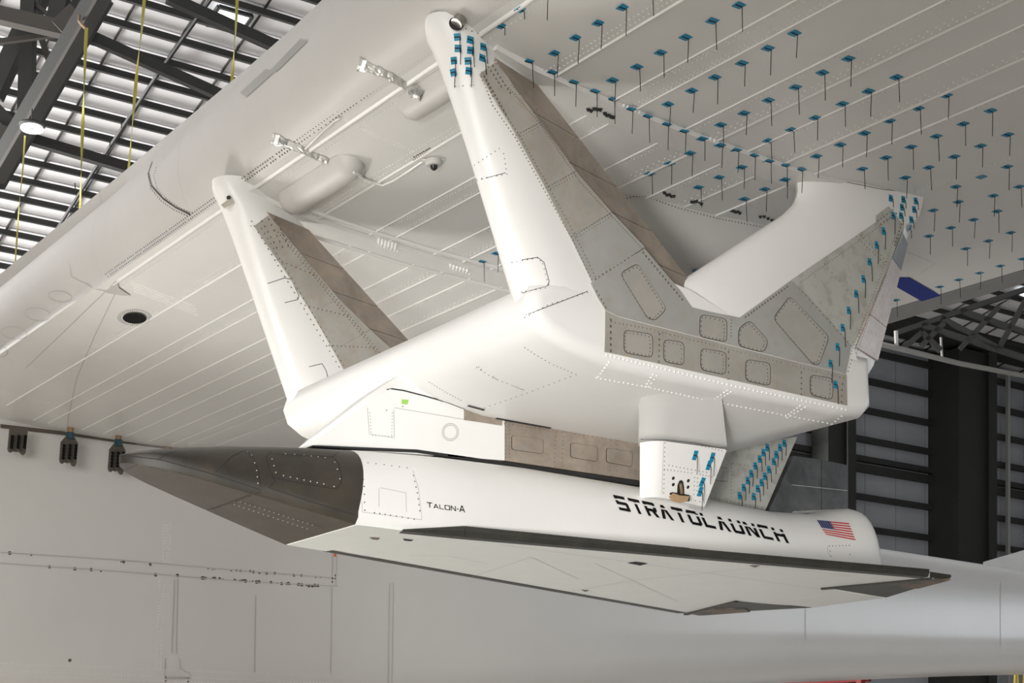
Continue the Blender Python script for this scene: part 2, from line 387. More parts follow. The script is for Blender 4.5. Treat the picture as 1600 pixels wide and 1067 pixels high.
# tail root fillet seen behind the fuselage at the right
MB().loft([[Ps(1536, 878, 28.5), Ps(1536, 884, 28.5), Ps(1536, 884, 30), Ps(1536, 878, 30)], [Ps(1625, 852, 28.5), Ps(1625, 895, 28.5), Ps(1625, 895, 30), Ps(1625, 852, 30)]]).build('tail_fillet', 'nosew', ca)
rebuild()

# stringer beads, rivet rows
def span_bead(a, s0, s1, wd=.028, h=.012, name='stringer_bead', n=20, m='bead'):
    secs = []
    for i in range(n+1):
        s = lerp(s0, s1, i/n); z = zw(a, s)
        secs.append([(a-wd/2, s, z+.004), (a-wd/5, s, z-h), (a+wd/5, s, z-h), (a+wd/2, s, z+.004)])
    return MB().loft(secs).build(name, m, ca, smooth=60)
def wa(u, v): q = hit(u, v, 'wing'); return q[0].x
BE = [(384, 275), (727, 190), (647, 331), (690, 331), (1100, 187), (1206, 219), (1315, 253)]
A_ = dict(l1=6.70, r2=wa(709, 203), b3=wa(744, 275), b3b=wa(740, 306), b4=wa(1100, 187), r4=wa(1137, 200), b5=wa(1206, 219), r5=wa(1247, 236), b6=wa(1315, 253), r7=wa(1537, 259))
for k in ('b3', 'b3b', 'b4', 'b5', 'b6'): span_bead(A_[k], 4, 23.9, wd=.018, h=.009)
span_bead(6.57, 3, 17.3, wd=.05, h=.015); span_bead(A_['r2']+.07, 4, 23.4); span_bead(A_['r4']+.1, 4, 23.9, wd=.035, m='wing'); span_bead(A_['r5']+.09, 4, 23.9, wd=.035, m='wing'); span_bead(A_['b6']+.28, 13, 23.9, wd=.035, m='wing'); span_bead(A_['b6']+.75, 14, 23.9, wd=.03, m='wing')
rw = MB()
def span_rivets(a, s0, s1, st, r=.008, mb=None):
    s = s0
    while s < s1:
        z = zw(a, s); (mb or rw).dome(Vector((a, s, z)), Vector((0, 0, -1)), r, .005, 6); s += st
for a, s0, s1, st, r in [(6.64, 5, 17.3, .055, .008), (A_['r2']-.03, 5, 20, .05, .0085), (A_['r2']+.02, 5, 20, .05, .0085), (A_['b3']+.03, 5, 19, .05, .006), (A_['b3']+.06, 5, 19, .05, .006), (A_['b3b']-.03, 5, 19, .05, .006), (A_['b3b']-.06, 5, 19, .05, .006),
                         (A_['b4']+.03, 6, 17, .05, .006), (A_['b4']+.06, 6, 17, .05, .006), (A_['r4'], 6, 17, .075, .009), (A_['r4']+.045, 6, 17, .075, .009), (A_['b5']+.03, 6, 16, .055, .006), (A_['b5']+.06, 6, 16, .055, .006),
                         (A_['r5'], 6, 16, .09, .009), (A_['r5']+.045, 6, 16, .09, .009), (A_['b6']+.035, 6, 16, .05, .007), (A_['r7'], 7, 12.5, .05, .006), (A_['r7']+.06, 7, 12.5, .05, .006)]:
    span_rivets(a, s0, s1, st, r)
for i in range(34):
    for k in range(4): rivets(rw, [(205+i*3.0+k*2, 440+i*1.15+k*5)], 1, 'wing', .016, .006)
for k in range(30):
    for j in (0, 1): rivets(rw, [(538+k*4.1+j*3, 190+k*1.9-j*3)], 1, 'wing', .006, .004)
for k in range(60):
    rivets(rw, [(826+k*7.2, 98+k*3.3)], 1, 'wing', .0075, .006); rivets(rw, [(823+k*7.3, 104+k*3.35)], 1, 'wing', .0075, .006)
rw.build('white_rivets', 'rivw', ca, kind='stuff')
rk = MB()
for a, st in ((6.455, .05), (6.425, .05)):
    s = 3.5
    while s < 17.2:
        z = ZC+interp([(6.40, 5.735), (6.48, 5.69)], a)+.016*(s-9.85); rk.dome(Vector((a, s, z)), Vector((-.6, 0, -.8)), .009, .004, 5); s += st*(1 if random.random() < .9 else 1.6)
for px in ([(925, 312), (985, 308), (1060, 325), (1192, 356)],): pass
rk.build('joint_fasteners', 'rivd', ca, kind='stuff')
# spar caps running fore and aft above the pylon legs
def chord_bead(s, wd, h, a0, a1, name='spar_cap', m='wing'):
    secs = []
    for i in range(25):
        a = lerp(a0, a1, i/24); z = zw(a, s)
        secs.append([(a, s-wd/2, z+.02), (a, s-wd/2+.03, z-h), (a, s+wd/2-.03, z-h), (a, s+wd/2, z+.02)])
    return MB().loft(secs).build(name, m, ca, smooth=40, hit='wing')
chord_bead(10.02, .34, .03, 6.72, 11.0); chord_bead(13.88, .34, .035, 6.72, 13.5); chord_bead(13.60, .05, .03, 6.9, 13.2, m='bead'); chord_bead(14.15, .05, .03, 6.9, 13.2, m='bead')
# bolts on the spar caps
bo = MB()
for u0, v0 in [(975, 163), (1045, 195), (1080, 212), (1110, 215), (1150, 232)]:
    for k in range(5):
        rivets(bo, [(u0+k*6, v0+k*2.6)], 1, 'wing', .013, .02)
for u0, v0 in [(592, 372), (704, 408)]:
    for k in range(6): rivets(bo, [(u0+k*5.2, v0+k*1.6)], 1, 'wing', .018, .06); rivets(bo, [(u0+k*5.2+4, v0+k*1.6+6)], 1, 'wing', .014, .05)
bo.build('spar_bolts', 'rivw', ca, kind='stuff')
# tubular span-wise blisters near the leading edge
def blister(px0, px1, r, name='tube_fairing'):
    p, q = hit(*px0, 'wing')[0], hit(*px1, 'wing')[0]; a = (p.x+q.x)/2; secs = []; N = 18
    for i in range(N+1):
        f_ = (1-math.cos(math.pi*i/N))/2; s = lerp(p.y, q.y, f_); k = min(1, math.sin(math.pi*min(f_*4, 1, (1-f_)*4)/2)+.02) if (f_ < .25 or f_ > .75) else 1
        L_ = q.y-p.y; e0 = min(1, abs(f_*L_)/r); e1 = min(1, abs((1-f_)*L_)/r); k = max(.05, math.sqrt(e0*(2-e0))*math.sqrt(e1*(2-e1)))
        secs.append([(a+r*k*math.cos(math.pi*j/10), s, zw(a, s)+.03-r*k*1.15*math.sin(math.pi*j/10)) for j in range(11)])
    return MB().loft(secs).build(name, 'nosew', ca, smooth=60, hit='tubes')
blister((450, 318), (556, 246), .15); blister((636, 172), (730, 104), .14)
# engine-like long centre blister aft of the pylon legs
secs = []
BL = [(8.55, .05), (8.7, .45), (9.0, .68), (9.5, .8), (10.5, .84), (11.5, .7), (12.4, .42), (13.1, .12), (13.3, .02)]
BD = [(8.55, .02), (8.7, .22), (9.0, .42), (9.5, .52), (10.5, .52), (11.5, .4), (12.4, .2), (13.3, .02)]
for i in range(31):
    a = lerp(8.55, 13.3, i/30); hw = interp(BL, a); dp = interp(BD, a)
    secs.append([(a, 11.95+hw*math.copysign(abs(math.cos(math.pi*j/16))**.75, math.cos(math.pi*j/16)), zw(a, 11.95)+.05-(dp+.05)*abs(math.sin(math.pi*j/16))**.8) for j in range(17)])
MB().loft(secs).build('belly_blister', 'nosew', ca, smooth=60, hit='blister')
rebuild()

# ================================================================ PYLON
py = thing('launch_pylon', 'white three-legged launch pylon with bare grey metal side panels under the wing', 'pylon', (9, 11.95, ZC+3.4))
BEAM = [(7.0, 3.77), (7.05, 3.635), (7.2, 3.54), (7.45, 3.465), (7.85, 3.40), (9.0, 3.385), (10.3, 3.38), (10.66, 3.40), (10.77, 3.50), (10.74, 3.95), (9.4, 4.0), (8.2, 4.02), (7.3, 4.02), (7.05, 3.92)]
MB().loft(rounded_prism([(a, z+ZC) for a, z in BEAM], 9.846, 14.05, .12, 5)).build('cross_beam', 'white', py, smooth=50, hit='pylon')
def leg_sections(c, h, rows_, nose, sh=1):
    secs = []
    for z, ale, af, ate in rows_:
        pts = []
        L_ = min(nose, (af-ale)*.6)
        for k in range(7):      # near side nose
            th = math.pi/2*k/6; pts.append((ale+L_*(1-math.cos(th)), c-h*math.sin(th)))
        pts.append((af, c-h)); pts.append((ate, c-.012)); pts.append((ate, c+.012)); pts.append((af, c+h))
        for k in range(6, 0, -1):
            th = math.pi/2*k/6; pts.append((ale+L_*(1-math.cos(th)), c+h*math.sin(th)))
        secs.append([(x, y, (min(z, 5.80-.24*(x-6.2)+.016*(y-9.85)) if z > 5.6 and ale < 7 else z)+ZC) for x, y in pts])
    return secs
def NLE(z): return 7.09+(z-3.63)*-.395
def NJ(z): return 7.60-(z-4.02)*.761
def NF(z): return 8.11-(z-4.22)*1.11
def NT(z): return 8.75-(z-4.29)*1.27
def nrow(z, d=0): return (z, NLE(z)-d, NF(z), NT(z))
NR = [nrow(3.62, -.02), nrow(3.8), nrow(4.1), nrow(4.5), nrow(4.9), nrow(5.2), nrow(5.4), nrow(5.55, .0), nrow(5.68, .02), (5.74, 6.23, 6.60, 7.1), (5.80, 6.23, 6.60, 7.1)]
for c, nm in ((10.05, 'front_leg'), (13.85, 'front_leg')):
    MB().loft(leg_sections(c, .2, NR, .42)).build(nm, 'white', py, smooth=40, hit='pylon' if c < 12 else 'farleg')
def RLE(z): return interp([(3.6, 8.4), (4.0, 8.42), (4.22, 8.58), (5.07, 9.83), (5.2, 9.97), (5.3, 10.02), (5.5, 10.0)], z)
def RF(z): return interp([(3.5, 10.25), (4.15, 10.60), (4.63, 10.86), (5.06, 11.07), (5.18, 11.13), (5.3, 11.35), (5.5, 11.42), (5.7, 11.43)], z)
def RT(z): return interp([(3.45, 10.66), (3.6, 10.70), (3.94, 10.96), (5.13, 11.38), (5.39, 11.53), (5.66, 11.56)], z)
RR = [(z, RLE(z), RF(z), RT(z)) for z in (3.56, 3.65, 3.8, 3.94, 4.0, 4.12, 4.22, 4.3, 4.4, 4.5, 4.6, 4.7, 4.8, 4.9, 5.0, 5.07, 5.13, 5.18, 5.2, 5.26, 5.32, 5.42, 5.55, 5.66)]
for c in (10.05, 13.85):
    MB().loft(leg_sections(c, .2, RR, .75)).build('rear_leg', 'white', py, smooth=40, hit='pylon' if c < 12 else 'farleg')
    # web filling the crotch between the legs
    MB().prism([(7.6, ZC+3.62), (7.6, ZC+4.1), (7.7, ZC+4.15), (8.2, ZC+4.2), (8.62, ZC+4.14), (9.1, ZC+4.0), (10.5, ZC+4.0), (10.66, ZC+3.62)], c-.197, c+.195).build('web', 'white', py)
rebuild()

# grey skin plates, every one its own piece lying 8 mm proud of the frame
SF = 9.85
def shrink(poly, e):
    cx = sum(p[0] for p in poly)/len(poly); cz = sum(p[1] for p in poly)/len(poly)
    return [(x+(cx-x)*e/max(.05, math.hypot(cx-x, cz-z)), z+(cz-z)*e/max(.05, math.hypot(cx-x, cz-z))) for x, z in poly]
def plate(px, name, m, s=SF, proud=.010, thick=.012, ds=0, h='plate', e=0):
    poly = shrink(az(px, s-proud), e)
    return MB().prism(poly, s-proud+ds, s-proud+thick+ds).build(name, m, py, hit=(h if ds == 0 else 'farplate'))
NP = [[(748, 116), (773, 97), (793, 121), (806, 102), (812, 114), (842, 191), (805, 213), (785, 185), (770, 165), (762, 140)],]
jl = lambda z: (NJ(z), z+ZC)
fl = lambda z: (NF(z), z+ZC)
# front leg panels between joint line and fold line (a,z) and their levels
def legpanels(ds):
    top = az([(748, 116), (773, 97), (793, 121), (803, 107)], SF)
    lv = [az(q, SF) for q in ([(806, 212), (843, 192)], [(851, 294), (899, 268)], [(890, 371), (955, 332)], [(923.5, 440.5), (1007, 386.5)])]
    prev = None
    for k, q_ in enumerate(lv):
        a, b = q_
        if k == 0: poly = [top[0], top[1], top[2], (NF(5.38), 5.38+ZC), b, a]
        else: poly = [prev[0], prev[1], b, a]
        MB().prism(shrink(poly, .003), SF-.010+ds, SF+.002+ds).build('skin_panel', 'alu' if k < 2 else 'alug' if k == 3 and ds == 0 else 'alu', py, hit='plate' if ds == 0 else 'farplate')
        prev = (a, b)
    # trailing edge strips on the wedge
    zz = [5.52, 5.2, 4.9, 4.62, 4.32, 4.08]
    for z1, z0 in zip(zz, zz[1:]):
        q = []
        for z in (z1-.004, z0+.004):
            nrm = Vector((.35, -1, 0)).normalized()*.011
            q.append([Vector((NF(z)+.004, SF+ds, z+ZC))+nrm, Vector((NT(z)+.012, SF+.19+ds, z+ZC))+nrm, Vector((NT(z)+.012, SF+.20+ds, z+ZC)), Vector((NF(z)+.004, SF+ds+.004, z+ZC))])
        MB().loft(q).build('trailing_edge_strip', 'alub', py, hit='plate' if ds == 0 else 'farplate')
legpanels(0); legpanels(3.8)
plate([(923, 442), (1007, 388), (1062, 453), (1081, 480), (1110, 487), (1156, 496), (1236, 438), (1290, 493), (1330, 540), (1322, 584), (1139, 538), (967, 494), (946, 484), (934, 465)], 'node_plate', 'alug')
plate([(946, 485.5), (967, 495.3), (1139, 539.3), (1323, 585.5), (1324, 633), (945, 549)], 'lower_plate', 'alu')
plate([(1237, 437), (1369, 347), (1369, 337), (1389, 322), (1413, 353), (1410, 370), (1378, 440), (1345, 515), (1331, 541), (1291, 493.3)], 'skin_panel', 'finm')
for zs, m in (((5.12, 5.07, 5.03, 5.0, 4.95, 4.9, 4.86), 'sheet'), ([4.855-.05*k for k in range(12)], 'alup'), ([4.30-.045*k for k in range(8)], 'alup')):
    q = []
    for z in zs:
        nrm = Vector((.35, -1, 0)).normalized()*.018
        q.append([Vector((RF(z)+.003, SF, z+ZC))+nrm, Vector((RT(z)+.014, SF+.185, z+ZC))+nrm, Vector((RT(z)+.014, SF+.2, z+ZC)), Vector((RF(z)+.003, SF+.004, z+ZC))])
    MB().loft(q).build('trailing_edge_strip', m, py, smooth=40, hit='plate')
rebuild()
def rcorner(px, r=5, n=4):
    out = []; N = len(px)
    for i in range(N):
        a, b, c = Vector(px[i-1]), Vector(px[i]), Vector(px[(i+1) % N])
        d1 = (a-b); d2 = (c-b); rr = min(r, d1.length*.45, d2.length*.45); p0 = b+d1.normalized()*rr; p1 = b+d2.normalized()*rr
        for k in range(n+1):
            t = k/n; q = p0*(1-t)**2+b*2*t*(1-t)+p1*t*t; out.append((q.x, q.y))
    return out
def grow(px, e):
    cx = sum(p[0] for p in px)/len(px); cy = sum(p[1] for p in px)/len(px)
    return [(x+(x-cx)*e/max(1, math.hypot(x-cx, y-cy)), y+(y-cy)*e/max(1, math.hypot(x-cx, y-cy))) for x, y in px]
hv = MB(); hr = MB()
HATCH = [[(968, 428), (995, 412), (1040, 483), (1022, 501), (1010, 497)], [(1093, 492), (1134, 499), (1134, 535), (1092, 526)], [(1170, 501), (1199, 533), (1192, 551), (1153, 541), (1153, 514)],
         [(1233, 463), (1294, 527), (1278, 570), (1268, 569), (1207, 498)], [(974, 516), (1018, 523), (1018, 559), (974, 551)], [(1036, 531), (1067, 536), (1067, 571), (1036, 565)], [(1094, 545), (1133, 551), (1132, 586), (1094, 578)],
         [(1164, 562), (1202, 568), (1202, 603), (1164, 595)], [(1265, 586), (1300, 592), (1299, 625), (1265, 617)]]
for q in HATCH:
    q2 = rcorner(q, 8)
    seam = MB().prism(az(grow(q2, .9), SF), SF-.0115, SF-.009).build('hatch_seam', 'rivd', py)
    MB().prism(az(grow(q2, -.3), SF), SF-.013, SF-.009).build('access_hatch', 'hatch', py, hit='plate')
    rebuild() if False else None
    for u, v in pline(grow(rcorner(q, 8, 2), -3)+[grow(rcorner(q, 8, 2), -3)[0]], 6.5)[:-1]:
        p = Ps(u, v, SF-.013); hr.dome(p, Vector((0, -1, 0)), .007, .003)
def prow(px, st, r=.007, m=hr, tg='plate|pylon'): rivets(m, px, st, tg, r, .004)
# rows on the bare metal
prow([(955, 503), (1010, 513), (1139, 546), (1318, 591)], 6.3); prow([(954, 500), (954, 548)], 9, .012); prow([(1030, 522), (1029, 565)], 8, .010); prow([(1138, 550), (1138, 592)], 11, .010); prow([(1252, 582), (1252, 616)], 9, .010); prow([(1316, 600), (1315, 628)], 9, .010)
prow([(1142, 500), (1142, 525)], 5, .007)
prow([(930, 436), (1005, 388)], 7, .009); prow([(1005, 395), (1066, 468)], 7, .010); prow([(932, 455), (946, 480)], 8, .009)
prow([(1230, 448), (1165, 495)], 5.5, .010); prow([(1248, 450), (1330, 540)], 8, .007); prow([(1252, 440), (1400, 335)], 4.5, .006)
prow([(1405, 372), (1335, 560)], 4.5, .005); prow([(1398, 372), (1329, 553)], 5, .005); prow([(1338, 370), (1380, 410)], 6, .006); prow([(1345, 368), (1385, 408)], 6, .006); prow([(1288, 412), (1330, 460)], 9, .006)
prow([(1372, 345), (1395, 328)], 6, .008); prow([(1376, 350), (1400, 333)], 6, .008); prow([(1410, 345), (1398, 383)], 6, .009); prow([(1345, 515), (1325, 580)], 6, .007)
for ds_u in (0,):
    for p0, p1 in (((753, 113), (790, 178)), ((763, 105), (783, 135)), ((770, 103), (797, 145)), ((757, 120), (770, 150))): prow([p0, p1], 7, .009)
    prow([(752, 120), (770, 165), (805, 215), (852, 300), (892, 370), (924, 437)], 6.2, .006)
    prow([(780, 165), (812, 212), (860, 297), (900, 370), (930, 432)], 6.2, .0055, tg='pylon|plate')
    prow([(795, 137), (845, 195), (905, 283), (958, 340), (1003, 388)], 4.5, .005); prow([(800, 133), (850, 192), (910, 278), (962, 335), (1006, 382)], 4.5, .005)
    for a, b in (((806, 212), (843, 192)), ((854, 293), (897, 270)), ((893, 371), (953, 334))): prow([a, b], 4.8, .005); prow([(a[0]+2, a[1]+4), (b[0]+2, b[1]+4)], 5, .004)
    for a, b in (((838, 172), (852, 155)), ((886, 230), (898, 216)), ((925, 272), (935, 256)), ((968, 330), (980, 312)), ((1022, 395), (1033, 382))): prow([a, b], 3, .005)
hr.build('plate_rivets', 'rivm', py, kind='stuff')
# far leg rivets (copied along the span)
fr = MB()
def frow(p0, p1, st, r=.007):
    n_ = max(1, int(math.hypot(p1[0]-p0[0], p1[1]-p0[1])/st))
    for i in range(n_+1): fr.dome(Vector((lerp(p0[0], p1[0], i/n_), 13.65-.010, lerp(p0[1], p1[1], i/n_)+ZC)), Vector((0, -1, 0)), r, .004)
for off in (.03,): frow((NJ(5.35)+off, 5.35), (NJ(4.0)+off, 4.0), .05)
fr2 = lambda o_, st: frow((NF(5.35)-o_, 5.35), (NF(4.25)-o_, 4.25), st)
fr2(.03, .035); fr2(.07, .035)
for zj, zf in ((5.12, 5.05), (4.74, 4.72), (4.40, 4.46)): frow((NJ(zj)+.02, zj-.03), (NF(zf)-.02, zf-.03), .045)
frow((NJ(4.05)+.05, 4.10), (NF(4.28)-.05, 4.33), .05, .012)
for k in range(3): frow((NJ(5.4)+.07+k*.07, 5.42+.03*k), (NJ(5.2)+.07+k*.06, 5.2+.02*k), .05, .010)
fr.build('plate_rivets', 'rivm', py, kind='stuff')
rj = MB(); i_ = 0
z = 5.4
while z > 4.0:
    rj.dome(Vector((NJ(z)-.03, 13.65, z+ZC)), Vector((0, -1, 0)), .007, .004); z -= .045
# dark dots on the white skin
for px, st, r, tg in [([(712, 135), (740, 133)], 6, .005, 'pylon'), ([(676, 633), (725, 640)], 5, .006, 'pylon'),
                      ([(735, 262), (780, 232), (787, 240), (792, 272), (745, 280)], 8, .0045, 'pylon'), ([(800, 410), (840, 403), (848, 412), (857, 445), (852, 450), (815, 456)], 8, .0045, 'pylon'),
                      ([(820, 496), (855, 477), (918, 457)], 8, .005, 'pylon'),
                      ([(820, 543), (835, 553), (852, 563), (865, 570), (893, 582)], 6, .006, 'pylon'), ([(745, 574), (770, 590), (815, 608)], 8, .006, 'pylon'), ([(748, 573), (752, 577)], 4, .006, 'pylon'), ([(770, 588), (775, 592)], 4, .006, 'pylon'), ([(800, 602), (818, 609)], 4, .006, 'pylon'),
                      ([(671, 597), (695, 612), (720, 625)], 5, .006, 'pylon'), ([(757, 637), (815, 617), (900, 585)], 9, .006, 'pylon'),
                      ([(773, 95), (792, 118), (804, 103)], 6, .006, 'pylon'), ([(728, 45), (765, 60), (790, 80), (800, 98)], 9, .006, 'pylon')]:
    rivets(rj, px, st, tg, r, .003)
if 1: rj.build('dark_screw_dots', 'rivd', py, kind='stuff')
# raised white rivets round the lower edge
rp = MB()
rivets(rp, [(948, 555), (1040, 577), (1150, 604), (1322, 640)], 7, 'pylon', .011, .008); rivets(rp, [(932, 590), (1010, 604), (1110, 626), (1235, 650), (1300, 662)], 7, 'pylon', .010, .008)
for (a, b) in (((952, 566), (935, 588)), ((1020, 585), (1008, 604)), ((1026, 587), (1014, 604)), ((1142, 612), (1118, 627)), ((1136, 610), (1112, 626)), ((1258, 636), (1230, 652)), ((1250, 634), (1228, 650)), ((1315, 650), (1300, 662))): rivets(rp, [a, b], 6, 'pylon', .011, .008)
rp.build('raised_white_rivets', 'rivw', py, kind='stuff')
# thin seams in the white skin
sm = MB()
for px in ([(822, 492), (918, 455)], [(725, 278), (745, 282), (790, 270)], [(815, 458), (855, 447), (858, 440), (850, 410), (840, 402), (815, 406)], [(1262, 278), (1320, 284), (1380, 296), (1437, 302)]):
    ribbon(sm, px, 'pylon', .005, .002, 8)
for px in ([(418, 443), (445, 434), (455, 437), (467, 462), (465, 468), (445, 473)], [(483, 573), (503, 568), (510, 580), (514, 600)], [(425, 350), (418, 353)]): ribbon(sm, px, 'farleg', .006, .002, 6)
rivets(sm, [(392, 353), (430, 350)], 5, 'farleg', .006, .002); rivets(sm, [(490, 625), (520, 622), (570, 604)], 7, 'farleg', .007, .003)
sm.build('skin_seams', 'rivd', py, kind='stuff')

# central keel carrying the vehicle
KC = 11.98; KH = .2
def kz(px): return az(px, KC-KH)
kfront = kz([(478, 700), (560, 624), (615, 603), (690, 590), (783, 640), (784, 717), (660, 705)])
secs = []
sec_a = [6.14, 6.2, 6.3, 6.45, 6.6, 6.75, 6.9, 7.1, 7.5, 8.1]
for a in sec_a:
    zb = ZC+interp([(6.14, 2.915), (8.1, 3.035)], a); zt = ZC+interp([(6.14, 2.93), (6.73, 3.42), (6.95, 3.58), (7.2, 3.75), (8.1, 3.75)], a); h = interp([(6.14, .02), (6.35, .10), (6.8, .17), (7.2, .2)], a)
    secs.append([(a, KC-h, zb), (a, KC-h, zt-h*.35), (a, KC-h*.6, zt), (a, KC+h*.6, zt), (a, KC+h, zt-h*.35), (a, KC+h, zb)])
MB().loft(secs).build('keel_fairing', 'white', py, smooth=30, hit='keel')
MB().prism([(8.105, ZC+3.035), (9.75, ZC+3.035), (9.75, ZC+3.5), (8.105, ZC+3.5)], KC-KH+.003, KC+KH-.003).build('keel_plate', 'alub', py, hit='keel')
MB().prism(az([(725, 638), (785, 650), (784, 664), (725, 656)], KC-KH-.004), KC-KH-.006, KC-KH+.004).build('keel_strip', 'alub', py)
# aft keel fin and metal sheet box
MB().prism(az([(1000, 690), (1130, 700), (1246, 682), (1196, 797), (1110, 784), (1000, 772)], KC-.18), KC-.18, KC+.1).build('aft_keel_fin', 'finm', py, hit='fin')
rebuild()
kr = MB()
rivets(kr, [(790, 720), (1000, 755)], 5.5, 'keel', .006, .004); rivets(kr, [(788, 662), (995, 692)], 7, 'keel', .005, .003); rivets(kr, [(790, 660), (790, 715)], 6, 'keel', .006, .003); rivets(kr, [(796, 660), (796, 715)], 6, 'keel', .005, .003)
for x in (868, 880, 955, 965): rivets(kr, [(x, 675), (x-2, 735)], 7, 'keel', .005, .003)
rivets(kr, [(1143, 725), (1142, 788)], 5.5, 'fin', .006, .003); rivets(kr, [(1145, 724), (1225, 735)], 6, 'fin', .006, .003); rivets(kr, [(1240, 700), (1200, 790)], 6, 'fin', .006, .003); rivets(kr, [(1112, 777), (1190, 793)], 6, 'fin', .006, .003); rivets(kr, [(1117, 778), (1140, 785)], 4, 'fin', .005, .003)
kr.build('keel_rivets', 'rivm', py, kind='stuff')
for q in ([(800, 680), (848, 686), (848, 709), (800, 702)], [(892, 692), (933, 698), (933, 721), (892, 714)], [(948, 700), (988, 706), (987, 729), (948, 722)]):
    q2 = rcorner(q, 4)
    MB().prism(az(grow(q2, .8), KC-KH), KC-KH-.001, KC-KH+.004).build('hatch_seam', 'rivd', py); MB().prism(az(q2, KC-KH), KC-KH-.004, KC-KH+.004).build('access_hatch', 'alub', py)
q2 = rcorner([(1120, 730), (1137, 732), (1136, 752), (1118, 750)], 2)
MB().prism(az(grow(q2, .7), KC-.18), KC-.183, KC-.178).build('hatch_seam', 'rivd', py); MB().prism(az(q2, KC-.18), KC-.185, KC-.178).build('access_hatch', 'finm', py)
ks = MB()
for px in ([(616, 637), (784, 665)], [(574, 637), (577, 678), (615, 684)], [(615, 640), (616, 684)]): ribbon(ks, px, 'keel', .005, .002, 8)
for i in range(24):
    t0, t1 = 2*math.pi*i/24, 2*math.pi*(i+1)/24
    for rr in (11, 13.5): ribbon(ks, [(703.5+rr*math.cos(t0)*.95, 675+rr*math.sin(t0)), (703.5+rr*math.cos(t1)*.95, 675+rr*math.sin(t1))], 'keel', .006, .002, 30)
ks.build('fairing_seams', 'fseam', py, kind='stuff')
kd = MB()
for px in ([(578, 645), (580, 675)], [(582, 680), (612, 682)], [(613, 645), (612, 680)]): rivets(kd, px, 5, 'keel', .005, .002)
rivets(kd, [(604, 641)], 5, 'keel', .007, .003); rivets(kd, [(629, 635)], 5, 'keel|pylon', .008, .003); kd.build('fairing_screws', 'greyp', py, kind='stuff')
rr = MB(); ribbon(rr, [(604, 609), (612, 607.5), (630, 610), (665, 619), (700, 629), (726, 639)], 'keel|pylon', .012, .003, 7); rr.build('gap_seam', 'dark', py)
rr = MB(); ribbon(rr, [(731, 633), (757, 640)], 'pylon|keel', .035, .006, 9); rr.build('gap_seal', 'dark', py)
gt = MB(); decal(gt, [(627, 624), (638, 625), (636, 632), (627, 631)], 'keel|pylon', .006); gt.build('green_tape_scrap', 'gtape', py)
MB().bar((8.6, KC-.21, ZC+3.395), (8.0, KC-.21, ZC+3.40), .03, .02).build('gap_seal', 'dark', py)
# sway brace fairing on the near side
top = [Pz(1003, 596, ZC+3.42), Pz(1128, 620, ZC+3.42)]
def quadloft(corners, thick):
    a, b, c, d = corners; n = (b-a).cross(d-a).normalized()
    if n.y > 0: n = -n
    return a, b, c, d, n
s_mid, s_bot = 10.98, 11.22
ml, mr = Ps(1020, 686, s_mid-.02), Ps(1136, 702, s_mid)
bl, br = Ps(1016, 775, s_bot), Ps(1101, 792, s_bot)
tl = ml+(Ps(1034, 596, 10.04)-ml)*1.12; trr = mr+(Ps(1128, 624, 10.06)-mr)*1.12
def nosed(p, q, depth, n=5, r=.16):
    """section from nose p to tail q, near face bulged, far face parallel"""
    d = (q-p); out = []
    for k in range(n+1):
        t = k/n; th = math.pi/2*t; out.append(p+Vector((r*(1-math.cos(th)), depth*.5*(1-math.sin(th)), 0)))
    out.append(q); out.append(q+Vector((0, .04, 0))); out.append(p+Vector((r, depth, 0))); return out
def between(A, B, n): return [[p.lerp(q, i/n) for p, q in zip(A, B)] for i in range(n+1)]
MB().loft(between(nosed(tl, trr, .5), nosed(ml+Vector((0, 0, .03)), mr+Vector((0, 0, .03)), .4), 12)).build('sway_brace_fairing', 'white', py, smooth=50, hit='brace')
MB().loft(between(nosed(ml, mr, .36), nosed(bl, br, .3), 24)).build('sway_brace', 'white', py, smooth=50, hit='brace2')
rebuild()
rr = MB(); ribbon(rr, [(1001, 685.5), (1040, 686), (1085, 691), (1135, 702)], 'brace|brace2', .012, .006, 6); rr.build('gap_seam', 'dark', py)
dd = MB()
for px, st in (([(1039, 692), (1037, 770)], 6.8), ([(1046, 689), (1060, 691)], 6), ([(1067, 692), (1082, 694)], 6), ([(1092, 696), (1128, 704)], 5), ([(1045, 727), (1104, 738)], 6), ([(1038, 733), (1080, 739)], 5.3), ([(1094, 741), (1112, 745)], 5), ([(1130, 718), (1110, 773)], 6.5), ([(1085, 746), (1084, 772)], 6.5), ([(1090, 747), (1089, 773)], 6.5), ([(1080, 781), (1100, 785)], 6)):
    rivets(dd, px, st, 'brace2', .0055, .003)
dd.build('brace_screws', 'rivd', py, kind='stuff')
dd = MB()
for u, v in ((1052, 747), (1052, 757), (1075.5, 751), (1075, 761)): q = hit(u, v, 'brace2'); dd.dome(q[0], q[1], .017, .003, 14)
decal(dd, [(1057.5, 772), (1058, 758), (1061, 751), (1064, 749.5), (1067, 752), (1068.5, 760), (1069, 774)], 'brace2', .004)
decal(dd, [(1045, 781), (1046, 770), (1050, 768.5), (1077, 773), (1077, 783)], 'brace2', .004); dd.build('brace_opening', 'dark', py)
q = hit(1061, 775, 'brace2')
MB().loft([[Pt(u, v, q[2]*1.0/ray(1061, 775).length-.06+dt) for u, v in ((1045, 776), (1052, 770), (1062, 774), (1077, 775), (1075, 782), (1063, 786), (1050, 783))] for dt in (0, .1)]).build('hook_fitting', 'bronze', py)
MB().tube([hit(1064, 771, 'brace2')[0]+Vector((0, -.01, 0)), hit(1063, 755, 'brace2')[0]+Vector((0, .0, 0))], .015).build('hook_pin', 'bronze', py)
rr = MB(); ribbon(rr, [(1037, 690), (1034, 772)], 'brace2', .003, .002, 8); rr.build('brace_seam', 'greyp', py)
